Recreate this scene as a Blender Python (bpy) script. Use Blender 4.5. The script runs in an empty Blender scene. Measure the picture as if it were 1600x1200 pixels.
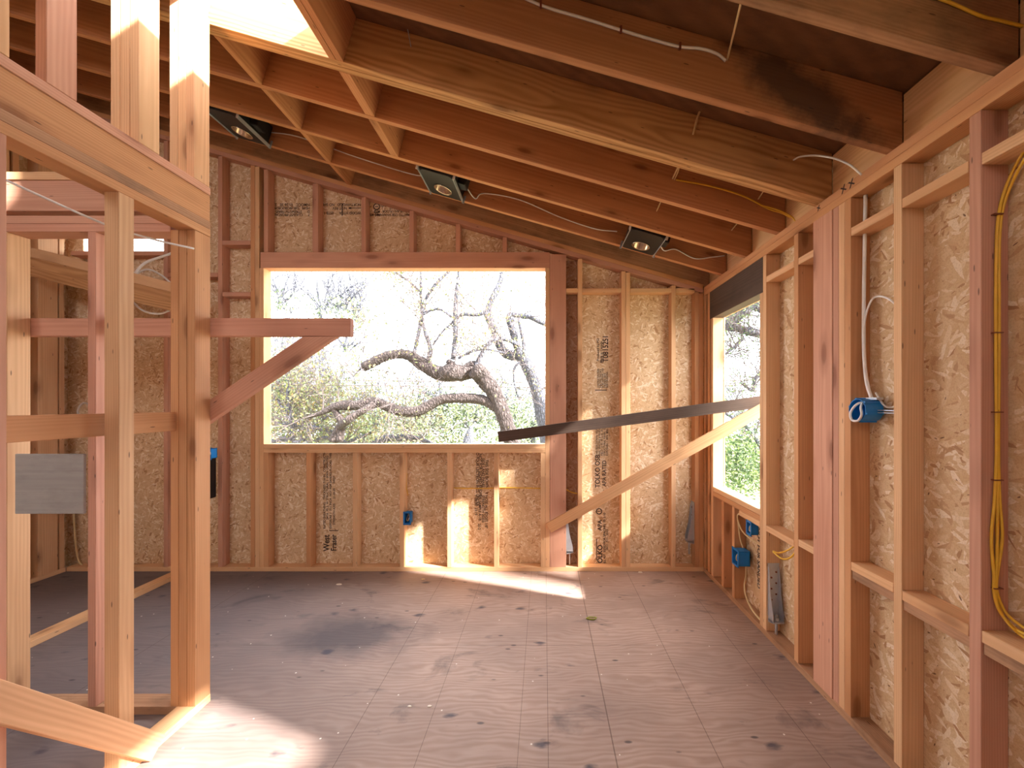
import bpy, bmesh, math, random
from mathutils import Vector, Matrix, Euler
rnd = random.Random(7)
SC = bpy.context.scene
COL = SC.collection

# ------------------------------------------------------------------ camera
F = 637.0                      # focal length in pixels of a 1600 px wide frame
EYE = 1.48                     # eye height above the subfloor
cam_d = bpy.data.cameras.new('camera'); cam = bpy.data.objects.new('camera', cam_d); COL.objects.link(cam)
cam.location = (0, 0, EYE); cam.rotation_euler = (math.radians(90), 0, 0)
cam_d.sensor_width = 36; cam_d.lens = F/1600*36
cam_d.shift_x = -50/1600; cam_d.shift_y = 31/1600
cam_d.clip_start = .02; cam_d.clip_end = 500
SC.camera = cam
# ------------------------------------------------------------------ world, sun, exposure
W = bpy.data.worlds.new('sky'); SC.world = W; W.use_nodes = True
bg = W.node_tree.nodes['Background']
bg.inputs[0].default_value = (.92, .95, 1.0, 1); bg.inputs[1].default_value = 2.7
sun_d = bpy.data.lights.new('sun', 'SUN'); sun = bpy.data.objects.new('sun', sun_d); COL.objects.link(sun)
SUN = Vector((-1, .36, -.70)).normalized()
sun.rotation_euler = SUN.to_track_quat('-Z', 'Y').to_euler()
sun.location = (8, -3, 8)
sun_d.energy = 15; sun_d.angle = math.radians(2.2); sun_d.color = (1.0, .96, .90)
vs = SC.view_settings
vs.view_transform = 'Standard'; vs.look = 'None'; vs.gamma = 1; vs.exposure = 1.9
vs.use_curve_mapping = False

# ------------------------------------------------------------------ materials
def srgb(r, g, b):
    f = lambda c: (c/255/12.92) if c/255 <= .04045 else ((c/255+.055)/1.055)**2.4
    return (f(r), f(g), f(b), 1)
class NT:
    def __init__(s, name):
        s.m = bpy.data.materials.new(name); s.m.use_nodes = True; s.t = s.m.node_tree
        s.b = s.t.nodes['Principled BSDF']
    def n(s, typ, **kw):
        x = s.t.nodes.new(typ)
        for k, v in kw.items():
            if isinstance(k, str) and hasattr(x, k): setattr(x, k, v)
        return x
    def l(s, a, b): s.t.links.new(a, b)
    def math(s, op, a, b=None, clamp=False):
        x = s.n('ShaderNodeMath', operation=op); x.use_clamp = clamp
        for i, v in enumerate((a, b)):
            if v is None: continue
            if isinstance(v, (int, float)): x.inputs[i].default_value = v
            else: s.l(v, x.inputs[i])
        return x.outputs[0]
    def mix(s, fac, a, b, mode='MIX'):
        x = s.n('ShaderNodeMix', data_type='RGBA', blend_type=mode)
        for i, v in ((0, fac), (6, a), (7, b)):
            if isinstance(v, (int, float)): x.inputs[i].default_value = v
            elif isinstance(v, tuple): x.inputs[i].default_value = v
            else: s.l(v, x.inputs[i])
        return x.outputs[2]
    def ramp(s, fac, stops, interp='LINEAR'):
        x = s.n('ShaderNodeValToRGB'); x.color_ramp.interpolation = interp
        el = x.color_ramp.elements
        while len(el) > 1: el.remove(el[-1])
        el[0].position = stops[0][0]; el[0].color = stops[0][1]
        for p, c in stops[1:]:
            e = el.new(p); e.color = c
        s.l(fac, x.inputs[0]); return x.outputs[0]
    def mapping(s, vec, scale=(1,1,1), rot=(0,0,0), loc=(0,0,0)):
        x = s.n('ShaderNodeMapping'); s.l(vec, x.inputs[0])
        x.inputs['Scale'].default_value = scale; x.inputs['Rotation'].default_value = rot; x.inputs['Location'].default_value = loc
        return x.outputs[0]
    def noise(s, vec, scale, detail=3, rough=.5, dist=0):
        x = s.n('ShaderNodeTexNoise'); s.l(vec, x.inputs['Vector'])
        x.inputs['Scale'].default_value = scale; x.inputs['Detail'].default_value = detail
        x.inputs['Roughness'].default_value = rough; x.inputs['Distortion'].default_value = dist
        return x.outputs[0]
    def bump(s, h, strength, dist=.002):
        x = s.n('ShaderNodeBump'); x.inputs['Strength'].default_value = strength; x.inputs['Distance'].default_value = dist
        s.l(h, x.inputs['Height']); s.l(x.outputs[0], s.b.inputs['Normal'])
G = lambda v: (v, v, v, 1)

def wood(name, light, dark, knots=.095, rings=34, contrast=.55, tints=None, dirt=0.0, stain=None, xs=.11, dist=9, ringw=.34):
    k = NT(name)
    tc = k.n('ShaderNodeTexCoord').outputs['Object']
    rn = k.n('ShaderNodeObjectInfo').outputs['Random']
    off = k.n('ShaderNodeCombineXYZ')
    k.l(k.math('MULTIPLY', rn, 37.0), off.inputs[0]); k.l(k.math('ADD', k.math('MULTIPLY', rn, .09), .035), off.inputs[1])
    k.l(k.math('MULTIPLY', k.math('FRACT', k.math('MULTIPLY', rn, 17.3)), .12), off.inputs[2])
    ad = k.n('ShaderNodeVectorMath', operation='ADD'); k.l(tc, ad.inputs[0]); k.l(off.outputs[0], ad.inputs[1])
    v = ad.outputs[0]
    w = k.n('ShaderNodeTexWave', wave_type='RINGS', rings_direction='X')
    k.l(k.mapping(v, (xs, 1, 1)), w.inputs['Vector'])
    w.inputs['Scale'].default_value = rings; w.inputs['Distortion'].default_value = dist
    w.inputs['Detail'].default_value = 2; w.inputs['Detail Scale'].default_value = .28
    streak = k.noise(k.mapping(v, (2.5, 90, 90)), 1, 3, .6)
    broad = k.noise(k.mapping(v, (1.3, 9, 9)), 1, 3, .5)
    patch = k.noise(k.mapping(v, (1.1, 14, 14)), 1, 2, .5)
    fine = k.noise(k.mapping(v, (6, 260, 260)), 1, 2, .6)
    g = k.math('ADD', k.math('MULTIPLY', k.math('MULTIPLY', w.outputs['Fac'], patch), ringw*2), k.math('ADD', k.math('MULTIPLY', streak, .85-ringw), k.math('MULTIPLY', fine, .12)))
    g = k.math('MULTIPLY', k.math('SUBTRACT', g, .25), contrast*1.6, True)
    c = k.mix(g, light, dark)
    c = k.mix(k.math('MULTIPLY', k.math('SUBTRACT', broad, .42), 1.5, True), c, dark)
    if tints:
        c = k.mix(1.0, c, k.ramp(rn, [(i/(len(tints)), t) for i, t in enumerate(tints)], 'CONSTANT'), 'MULTIPLY')
    if knots:
        vo = k.n('ShaderNodeTexVoronoi'); k.l(k.mapping(v, (2.2, 6.5, 6.5)), vo.inputs['Vector']); vo.inputs['Scale'].default_value = 1
        kn = k.ramp(vo.outputs['Distance'], [(0, G(1)), (knots*1.1, G(.8)), (knots*1.6, G(.35)), (knots*3.2, G(0))])
        c = k.mix(k.math('MULTIPLY', kn, .75), c, (dark[0]*.38, dark[1]*.27, dark[2]*.22, 1))
        # nail heads and hammer marks
        v2 = k.n('ShaderNodeTexVoronoi'); k.l(k.mapping(v, (5.5, 26, 26)), v2.inputs['Vector']); v2.inputs['Scale'].default_value = 1
        c = k.mix(k.ramp(v2.outputs['Distance'], [(0, G(.7)), (.055, G(.6)), (.08, G(0))]), c, (.03, .02, .02, 1))
    if dirt:
        d = k.noise(k.mapping(v, (3, 7, 7)), 1, 5, .65)
        c = k.mix(k.math('MULTIPLY', k.math('SUBTRACT', d, .5), dirt*5, True), c, (.035, .025, .02, 1))
    if stain:
        # a shaped dark mould/water stain, in object coordinates
        (sx, sy, ax, ay, ang) = stain
        mp = k.mapping(tc, (1, 1, 1), (0, 0, 0), (-sx, 0, -sy))
        sp = k.n('ShaderNodeVectorRotate', rotation_type='Y_AXIS'); k.l(mp, sp.inputs['Vector']); sp.inputs['Angle'].default_value = ang
        ln = k.n('ShaderNodeVectorMath', operation='LENGTH'); k.l(k.mapping(sp.outputs[0], (1/ax, 0, 1/ay)), ln.inputs[0])
        nn = k.noise(tc, 9, 5, .7)
        f = k.math('SUBTRACT', k.math('ADD', 1.25, k.math('MULTIPLY', nn, .9)), k.math('ADD', ln.outputs['Value'], .75))
        c = k.mix(k.math('MULTIPLY', k.math('MULTIPLY', f, 1.9, True), .80), c, (.045, .032, .028, 1))
    k.l(c, k.b.inputs['Base Color']); k.b.inputs['Roughness'].default_value = .72
    k.b.inputs['Specular IOR Level'].default_value = .25
    k.bump(g, .12, .0015)
    return k.m

TINT = [(1, 1, 1, 1), (.96, .93, .92, 1), (1.02, .98, .94, 1), (.92, .90, .90, 1), (1.0, .95, .96, 1), (1.04, 1.02, 1.0, 1)]
M = {}
M['stud'] = wood('pale_fir', srgb(230, 188, 144), srgb(194, 144, 102), tints=TINT)
M['pink'] = wood('pink_fir', srgb(212, 162, 136), srgb(178, 122, 98), tints=TINT)
M['orange'] = wood('orange_fir', srgb(214, 162, 116), srgb(176, 120, 80), tints=TINT)
M['rafter'] = wood('red_fir_rafter', srgb(198, 142, 100), srgb(158, 100, 66), knots=.07, rings=24, tints=TINT)
M['glulam'] = wood('yellow_fir_beam', srgb(206, 158, 110), srgb(160, 110, 68), knots=.09, rings=15, contrast=.7, xs=.3, dist=16, ringw=.6)
M['rafter_stained'] = wood('stained_red_fir', srgb(190, 134, 94), srgb(150, 94, 62), knots=.07, rings=24, stain=(.84, .0, .50, .13, -.36))
M['dirty'] = wood('dirty_fir', srgb(190, 146, 112), srgb(142, 100, 72), dirt=.45)
M['grey'] = wood('weathered_board', srgb(96, 78, 68), srgb(62, 48, 42), dirt=.3, knots=0)  # weathered grey, darkened further to paint in the shade on the long board
M['greyply'] = wood('grey_plywood', srgb(178, 174, 170), srgb(140, 136, 134), knots=0, dirt=.22, rings=12, ringw=.1)
M['roofply'] = wood('roof_plywood', srgb(132, 92, 62), srgb(96, 64, 42), knots=0, dirt=.45, rings=8)

def osb(name, axis, tint=(1, 1, 1, 1)):
    k = NT(name); tc = k.n('ShaderNodeTexCoord').outputs['Object']
    wp = k.n('ShaderNodeTexNoise'); k.l(tc, wp.inputs['Vector']); wp.inputs['Scale'].default_value = 9; wp.inputs['Detail'].default_value = 2
    wv = k.n('ShaderNodeVectorMath', operation='SCALE'); k.l(wp.outputs['Color'], wv.inputs[0]); wv.inputs['Scale'].default_value = .022
    ad = k.n('ShaderNodeVectorMath', operation='ADD'); k.l(tc, ad.inputs[0]); k.l(wv.outputs[0], ad.inputs[1])
    pal = [(0, srgb(176, 132, 94)), (.10, srgb(212, 176, 136)), (.4, srgb(224, 194, 156)), (.62, srgb(214, 180, 138)), (.8, srgb(232, 206, 170)), (.95, srgb(242, 224, 198))]
    col = None; hs = None; edges = None
    for i, (ang, sc) in enumerate(((.35, 1.0), (1.25, 1.1), (2.1, .8), (2.75, 1.35))):
        r = k.n('ShaderNodeVectorRotate', rotation_type='Y_AXIS' if axis == 'Y' else 'X_AXIS'); k.l(ad.outputs[0], r.inputs['Vector']); r.inputs['Angle'].default_value = ang
        s = (21*sc, 70, 76*sc) if axis == 'Y' else (60, 17*sc, 62*sc)
        vo = k.n('ShaderNodeTexVoronoi'); k.l(k.mapping(r.outputs[0], s, (0, 0, 0), (i*3.1, i*1.7, i*5.3)), vo.inputs['Vector']); vo.inputs['Scale'].default_value = 1
        sep = k.n('ShaderNodeSeparateColor'); k.l(vo.outputs['Color'], sep.inputs[0])
        c = k.ramp(sep.outputs[0], pal)
        # thin dark slivers of bark, some cells only
        sl = k.math('MULTIPLY', k.math('LESS_THAN', sep.outputs[2], .2), k.math('LESS_THAN', vo.outputs['Distance'], .16))
        c = k.mix(k.math('MULTIPLY', sl, .85), c, srgb(96, 62, 40))
        if col is None: col, hs = c, sep.outputs[1]
        else:
            pick = k.math('GREATER_THAN', k.math('ADD', sep.outputs[1], k.math('MULTIPLY', k.noise(tc, 14+i*3, 1), .3)), (.5, .68, .80, .87)[i]+.12)
            col = k.mix(pick, col, c)
            hs = k.math('ADD', hs, k.math('MULTIPLY', pick, sep.outputs[1]))
    fine = k.noise(tc, 160, 2, .7)
    col = k.mix(k.math('MULTIPLY', k.math('SUBTRACT', fine, .45), 1.3, True), col, srgb(164, 120, 84))
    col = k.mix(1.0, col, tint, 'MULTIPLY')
    k.l(col, k.b.inputs['Base Color']); k.b.inputs['Roughness'].default_value = .7
    k.b.inputs['Specular IOR Level'].default_value = .25
    k.bump(hs, .22, .0015)
    return k.m
M['osbY'] = osb('osb_back', 'Y'); M['osbX'] = osb('osb_side', 'X', (.86, .82, .78, 1)); M['osbdark'] = osb('osb_dark', 'Y', (.5, .4, .38, 1))  # side-wall copy tinted darker to stand in for its weaker light

def floor_mat():
    k = NT('subfloor_plywood'); tc = k.n('ShaderNodeTexCoord').outputs['Object']
    sx = k.n('ShaderNodeSeparateXYZ'); k.l(tc, sx.inputs[0]); X, Y = sx.outputs[0], sx.outputs[1]
    w = k.n('ShaderNodeTexWave', wave_type='BANDS', bands_direction='Y')
    k.l(k.mapping(tc, (.32, 1, 1)), w.inputs['Vector'])
    w.inputs['Scale'].default_value = 11; w.inputs['Distortion'].default_value = 26; w.inputs['Detail'].default_value = 3; w.inputs['Detail Scale'].default_value = .5
    st = k.noise(k.mapping(tc, (5, 60, 1)), 1, 3, .6)
    broad = k.noise(k.mapping(tc, (1, 1.3, 1)), 1.1, 3, .55)
    g = k.math('ADD', k.math('MULTIPLY', w.outputs['Fac'], .4), k.math('MULTIPLY', st, .6))
    c = k.mix(k.math('MULTIPLY', k.math('SUBTRACT', g, .2), 1.2, True), srgb(186, 160, 146), srgb(152, 122, 108))
    c = k.mix(k.math('MULTIPLY', k.math('SUBTRACT', broad, .40), 2.2, True), c, srgb(130, 108, 100))
    # shade towards the left of the room, painted into the floor as grey-blue
    lf = k.math('MULTIPLY', k.math('SUBTRACT', k.math('MULTIPLY', k.math('ADD', X, .35), -1), k.math('MULTIPLY', k.noise(tc, 1.6, 3), .5)), .62, True)
    c = k.mix(k.math('MULTIPLY', lf, .72), c, srgb(84, 84, 92))
    d = k.noise(k.mapping(tc, (2.6, 4.2, 1)), 1, 5, .62, .6)
    c = k.mix(k.math('MULTIPLY', k.math('SUBTRACT', d, .59), 5, True), c, srgb(70, 66, 72))
    # big soaked patch
    ln = k.n('ShaderNodeVectorMath', operation='LENGTH'); k.l(k.mapping(tc, (1.9, 3.2, 0), (0, 0, 0), (1.25*1.9, -2.62*3.2, 0)), ln.inputs[0])
    f = k.math('MULTIPLY', k.math('SUBTRACT', k.math('ADD', .55, k.math('MULTIPLY', k.noise(tc, 5, 4, .6), .9)), ln.outputs['Value']), 1.5, True)
    c = k.mix(k.math('MULTIPLY', f, .7), c, srgb(62, 60, 68))
    # boot scuffs: small elongated dark marks
    vo = k.n('ShaderNodeTexVoronoi'); k.l(k.mapping(tc, (3.1, 5.0, 1), (0, 0, .5)), vo.inputs['Vector']); vo.inputs['Scale'].default_value = 1
    sc = k.math('ADD', vo.outputs['Distance'], k.math('MULTIPLY', k.noise(k.mapping(tc, (9, 26, 1)), 1, 3), .35))
    c = k.mix(k.ramp(sc, [(0, G(.9)), (.22, G(.8)), (.31, G(0))]), c, srgb(58, 58, 72))
    v3 = k.n('ShaderNodeTexVoronoi'); k.l(k.mapping(tc, (4, 9, 1), (0, 0, .9), (3.3, 1.2, 0)), v3.inputs['Vector']); v3.inputs['Scale'].default_value = 1
    c = k.mix(k.ramp(v3.outputs['Distance'], [(0, G(.8)), (.05, G(.7)), (.085, G(0))]), c, srgb(60, 56, 62))
    # chalk / nail lines along the room and one panel seam across
    m = None
    for x0, wd in ((-.86, .0015), (-.53, .0013), (-.11, .0013), (.018, .0016), (.30, .0028), (.73, .0018), (1.165, .0016), (-2.4, .002)):
        q = k.math('LESS_THAN', k.math('ABSOLUTE', k.math('SUBTRACT', X, x0)), wd)
        m = q if m is None else k.math('MAXIMUM', m, q)
    for y0 in (2.5, 1.28):
        q = k.math('LESS_THAN', k.math('ABSOLUTE', k.math('SUBTRACT', Y, y0)), .002); m = k.math('MAXIMUM', m, q)
    c = k.mix(k.math('MULTIPLY', m, .55), c, srgb(66, 46, 40))
    # plaster dust specks
    v4 = k.n('ShaderNodeTexVoronoi'); k.l(tc, v4.inputs['Vector']); v4.inputs['Scale'].default_value = 16
    sp4 = k.n('ShaderNodeSeparateColor'); k.l(v4.outputs['Color'], sp4.inputs[0])
    c = k.mix(k.math('MULTIPLY', k.math('LESS_THAN', v4.outputs['Distance'], .07), k.math('LESS_THAN', sp4.outputs[0], .22)), c, srgb(225, 215, 205))
    k.l(c, k.b.inputs['Base Color']); k.b.inputs['Roughness'].default_value = .62
    k.b.inputs['Specular IOR Level'].default_value = .3
    k.bump(g, .08, .001)
    return k.m
M['floor'] = floor_mat()

def plain(name, col, rough=.5, metal=0, var=.15, sub=None):
    k = NT(name); tc = k.n('ShaderNodeTexCoord').outputs['Object']
    n = k.noise(tc, 30, 3)
    k.l(k.mix(n, tuple(min(1, c*(1+var)) for c in col[:3])+(1,), tuple(c*(1-var) for c in col[:3])+(1,)), k.b.inputs['Base Color'])
    k.b.inputs['Roughness'].default_value = rough; k.b.inputs['Metallic'].default_value = metal
    return k.m
M['blue'] = plain('blue_plastic', srgb(24, 122, 196), .4)
M['blue_in'] = plain('blue_plastic_inside', srgb(14, 66, 120), .5)
M['white'] = plain('white_cable', srgb(232, 228, 224), .45)
M['yellow'] = plain('yellow_cable', srgb(226, 178, 52), .45)
M['cream'] = plain('cream_cable', srgb(214, 188, 140), .5)
M['black'] = plain('black_steel', srgb(22, 21, 25), .45, .1)
M['silver'] = plain('galvanised_steel', srgb(188, 192, 198), .38, .55)
M['aluminium'] = plain('aluminium_reflector', srgb(190, 170, 150), .25, .9)
M['ink'] = plain('black_ink', srgb(58, 36, 30), .8)
M['rust'] = plain('copper_staple', srgb(120, 60, 40), .5)
M['debris'] = plain('pale_chip', srgb(232, 220, 205), .8)
M['leafgreen'] = plain('fresh_leaf', srgb(150, 160, 40), .6)
M['ground'] = plain('garden_ground', srgb(120, 116, 84), .95, 0, .4)

def bark(name, a, b):
    k = NT(name); tc = k.n('ShaderNodeTexCoord').outputs['Object']
    vo = k.n('ShaderNodeTexVoronoi', feature='DISTANCE_TO_EDGE'); k.l(k.mapping(tc, (24, 24, 11)), vo.inputs['Vector']); vo.inputs['Scale'].default_value = 1
    n = k.noise(tc, 22, 5, .7, .5)
    f = k.math('MULTIPLY', k.math('ADD', vo.outputs['Distance'], k.math('MULTIPLY', n, .35)), 1.9, True)
    k.l(k.mix(f, a, b), k.b.inputs['Base Color']); k.b.inputs['Roughness'].default_value = .95
    k.bump(f, 1.0, .03); return k.m
M['bark'] = bark('oak_bark', srgb(26, 21, 21), srgb(78, 66, 64))
M['bark2'] = bark('blue_grey_bark', srgb(46, 48, 56), srgb(100, 100, 110))
M['twig'] = plain('twig_bark', srgb(88, 78, 78), .9, 0, .3)
def leafmat(name, cols):
    k = NT(name); gi = k.n('ShaderNodeNewGeometry')
    c = k.ramp(gi.outputs['Random Per Island'], [(i/len(cols), x) for i, x in enumerate(cols)])
    k.l(c, k.b.inputs['Base Color']); k.b.inputs['Roughness'].default_value = .7
    tr = k.n('ShaderNodeBsdfTranslucent'); k.l(c, tr.inputs[0])
    mx = k.n('ShaderNodeMixShader'); mx.inputs[0].default_value = .45
    k.l(k.b.outputs[0], mx.inputs[1]); k.l(tr.outputs[0], mx.inputs[2])
    k.l(mx.outputs[0], k.t.nodes['Material Output'].inputs[0]); return k.m
M['leaf_pale'] = leafmat('pale_spring_leaves', [srgb(104, 112, 66), srgb(120, 120, 76), srgb(84, 96, 58), srgb(118, 104, 70)])
M['leaf_green'] = leafmat('green_leaves', [srgb(60, 84, 44), srgb(84, 106, 52), srgb(110, 124, 68), srgb(66, 84, 56)])
M['leaf_far'] = leafmat('distant_leaves', [srgb(88, 98, 72), srgb(78, 92, 80), srgb(104, 108, 76), srgb(90, 104, 66)])

# ------------------------------------------------------------------ object helpers
def tag(o, label=None, cat=None, group=None, kind=None):
    if label: o['label'] = label
    if cat: o['category'] = cat
    if group: o['group'] = group
    if kind: o['kind'] = kind
    return o
def link(name, me, mat, parent=None, loc=(0, 0, 0)):
    o = bpy.data.objects.new(name, me); COL.objects.link(o)
    if mat: me.materials.append(mat)
    o.location = loc
    if parent:
        o.parent = parent; o.location = Vector(loc) - parent.location
    return o
def mesh_of(bm, name, smooth=False):
    me = bpy.data.meshes.new(name)
    bmesh.ops.recalc_face_normals(bm, faces=bm.faces[:])
    for f in bm.faces: f.smooth = smooth
    bm.to_mesh(me); bm.free(); return me
def beam(name, p0, p1, w, h, mat, up=(0, 0, 1), parent=None, bev=.0018, cut0=0, cut1=0):
    """board from p0 to p1; local X runs along the grain, h along 'up', w sideways.
    cut0/cut1 shear the ends (mitre) by that many metres over the height."""
    p0, p1, up = Vector(p0), Vector(p1), Vector(up)
    ax = (p1-p0); L = ax.length; ax.normalize()
    side = up.cross(ax).normalized(); z = ax.cross(side).normalized()
    bm = bmesh.new()
    vv = []
    for sx in (-1, 1):
        for sy in (-1, 1):
            for sz in (-1, 1):
                x = sx*L/2 + (cut0 if sx < 0 else cut1)*sz*.5
                vv.append(bm.verts.new((x, sy*w/2, sz*h/2)))
    for q in ((0, 1, 3, 2), (4, 6, 7, 5), (0, 4, 5, 1), (2, 3, 7, 6), (0, 2, 6, 4), (1, 5, 7, 3)):
        bm.faces.new([vv[i] for i in q])
    if bev: bmesh.ops.bevel(bm, geom=bm.edges[:], offset=bev, segments=1, affect='EDGES')
    o = link(name, mesh_of(bm, name), mat, parent, (p0+p1)/2)
    R = Matrix((ax, side, z)).transposed()
    o.rotation_euler = R.to_euler()
    return o
def box(name, x, y, z, mat, grain=None, parent=None, bev=.0018):
    """axis aligned board given by its ranges; grain along the longest side"""
    d = (x[1]-x[0], y[1]-y[0], z[1]-z[0]); c = [(a[0]+a[1])/2 for a in (x, y, z)]
    g = grain if grain is not None else d.index(max(d))
    if g == 0: return beam(name, (x[0], c[1], c[2]), (x[1], c[1], c[2]), d[1], d[2], mat, (0, 0, 1), parent, bev)
    if g == 1: return beam(name, (c[0], y[0], c[2]), (c[0], y[1], c[2]), d[0], d[2], mat, (0, 0, 1), parent, bev)
    return beam(name, (c[0], c[1], z[0]), (c[0], c[1], z[1]), d[0], d[1], mat, (0, 1, 0), parent, bev)
def smoothpts(pts, n=6):
    P = [Vector(p) for p in pts]
    if len(P) < 3: return P
    out = []
    Q = [P[0]*2-P[1]] + P + [P[-1]*2-P[-2]]
    for i in range(1, len(Q)-2):
        a, b, c, d = Q[i-1:i+3]
        for j in range(n):
            t = j/n
            out.append(.5*((2*b)+(c-a)*t+(2*a-5*b+4*c-d)*t*t+(-a+3*b-3*c+d)*t**3))
    out.append(P[-1]); return out
def tube_bm(bm, pts, rad, seg=8, cap=True, wob=0):
    pts = [Vector(p) for p in pts]; n = len(pts)
    if not isinstance(rad, (list, tuple)): rad = [rad]*n
    t0 = (pts[1]-pts[0]).normalized()
    u = t0.orthogonal().normalized(); rings = []
    for i, p in enumerate(pts):
        t = (pts[min(i+1, n-1)]-pts[max(i-1, 0)]).normalized()
        u = (u - t*u.dot(t)).normalized(); v = t.cross(u)
        ring = []
        for k in range(seg):
            a = 2*math.pi*k/seg; r = rad[i]*(1+(rnd.uniform(-wob, wob) if wob else 0))
            ring.append(bm.verts.new(p+(u*math.cos(a)+v*math.sin(a))*r))
        rings.append(ring)
    for i in range(n-1):
        for k in range(seg):
            bm.faces.new((rings[i][k], rings[i][(k+1) % seg], rings[i+1][(k+1) % seg], rings[i+1][k]))
    if cap: bm.faces.new(rings[0][::-1]); bm.faces.new(rings[-1])
def cable(name, pts, r, mat, parent=None, n=8, seg=8):
    bm = bmesh.new(); tube_bm(bm, smoothpts(pts, n), r, seg)
    return link(name, mesh_of(bm, name, True), mat, parent)
def empty(name, loc):
    o = bpy.data.objects.new(name, None); COL.objects.link(o); o.location = loc; o.empty_display_size = .1; return o
def boxes_bm(bm, lst):
    for x, y, z in lst:
        vs_ = [bm.verts.new((a, b, c)) for a in x for b in y for c in z]
        for q in ((0, 1, 3, 2), (4, 6, 7, 5), (0, 4, 5, 1), (2, 3, 7, 6), (0, 2, 6, 4), (1, 5, 7, 3)):
            bm.faces.new([vs_[i] for i in q])
def PX(px, py, Y):            # a measured bearing of the photograph at a surveyed depth
    return Vector(((px-850)*Y/F, Y, EYE+(631-py)*Y/F))

# ------------------------------------------------------------------ the building's dimensions
XR, XRo = 1.41, 1.499          # right wall: stud face, outer face
YB, YBo = 3.60, 3.689          # back wall
XL, XLo = -4.22, -4.309        # far left wall
SL = .285                      # roof slope
zr = lambda X: 2.456+SL*(XR-X)     # underside of the raking plates of the back wall
zb = lambda X: 2.52+SL*(XR-X)      # underside of the rafters
zs = lambda X: zb(X)+.246          # underside of the roof sheathing
T = .038

# ------------------------------------------------------------------ structure
def panel(name, quads, mat, axis, a, b):
    """sheathing made of quads (list of 4 (u,v)); thickness from a to b along axis"""
    bm = bmesh.new()
    for q in quads:
        lo = []; hi = []
        for (u, v) in q:
            lo.append(bm.verts.new((u, a, v) if axis == 'Y' else (a, u, v)))
            hi.append(bm.verts.new((u, b, v) if axis == 'Y' else (b, u, v)))
        bm.faces.new(lo); bm.faces.new(hi[::-1])
        for i in range(4):
            j = (i+1) % 4; bm.faces.new((lo[j], lo[i], hi[i], hi[j]))
    o = link(name, mesh_of(bm, name), mat); return tag(o, kind='structure')
top = lambda X: zs(X)
WX0, WX1, WZ0, WZ1 = -2.476, .011, 1.10, 2.68      # big window rough opening
CX0, CX1, CZ0, CZ1 = -4.17, -3.43, 2.83, 2.985      # slot window high on the left
def bq(x0, x1, z0=None, z1=None):
    return [(x0, z0 if z0 is not None else 0), (x1, z0 if z0 is not None else 0),
            (x1, z1 if z1 is not None else top(x1)), (x0, z1 if z1 is not None else top(x0))]
wall_back = panel('wall_back', [bq(XLo, CX0), bq(CX0, CX1, 0, CZ0), bq(CX0, CX1, CZ1, None), bq(CX1, WX0),
      bq(WX0, WX1, 0, WZ0), bq(WX0, WX1, WZ1, None), bq(WX1, XRo+.012)], M['osbY'], 'Y', YBo, YBo+.012)
RY0, RY1, RZ0, RZ1 = 2.665, 3.40, .79, 2.20         # window in the right wall
NY0, NY1, NZ0, NZ1 = .12, .90, 1.74, 2.24           # high window beside the photographer
zt = top(XRo)
rq = lambda y0, y1, z0=0, z1=None: [(y0, z0), (y1, z0), (y1, z1 if z1 else zt), (y0, z1 if z1 else zt)]
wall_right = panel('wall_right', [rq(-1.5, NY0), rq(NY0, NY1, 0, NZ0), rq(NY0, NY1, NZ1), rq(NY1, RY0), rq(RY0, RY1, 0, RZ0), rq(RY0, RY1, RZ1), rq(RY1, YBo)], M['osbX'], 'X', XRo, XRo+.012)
zl = top(XLo)
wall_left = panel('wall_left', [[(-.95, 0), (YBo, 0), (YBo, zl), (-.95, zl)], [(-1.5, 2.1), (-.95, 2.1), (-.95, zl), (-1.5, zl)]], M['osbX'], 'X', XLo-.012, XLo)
bm = bmesh.new(); boxes_bm(bm, [((XLo-.02, XRo+.03), (-1.5, YBo+.02), (-.03, 0))])
tag(link('floor', mesh_of(bm, 'floor'), M['floor']), kind='structure')
# roof sheathing with the skylight opening
SKX0, SKX1, SKY0, SKY1 = -1.66, -1.06, 1.30, 2.066
bm = bmesh.new()
def roofq(x0, x1, y0, y1):
    v = [bm.verts.new((x, y, zs(x)+dz)) for dz in (0, .016) for (x, y) in ((x0, y0), (x1, y0), (x1, y1), (x0, y1))]
    for q in ((0, 1, 2, 3), (7, 6, 5, 4), (0, 4, 5, 1), (1, 5, 6, 2), (2, 6, 7, 3), (3, 7, 4, 0)): bm.faces.new([v[i] for i in q])
roofq(XLo-.2, SKX0, -1.6, YBo+.3); roofq(SKX1, XRo+.25, -1.6, YBo+.3); roofq(SKX0, SKX1, -1.6, SKY0); roofq(SKX0, SKX1, SKY1, YBo+.3)
tag(link('ceiling', mesh_of(bm, 'ceiling'), M['roofply']), kind='structure')
# garden ground far below the upper storey
bm = bmesh.new(); boxes_bm(bm, [((-40, 40), (-14, 60), (-3.3, -3.2))])
tag(link('ground', mesh_of(bm, 'ground'), M['ground']), kind='structure')

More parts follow.
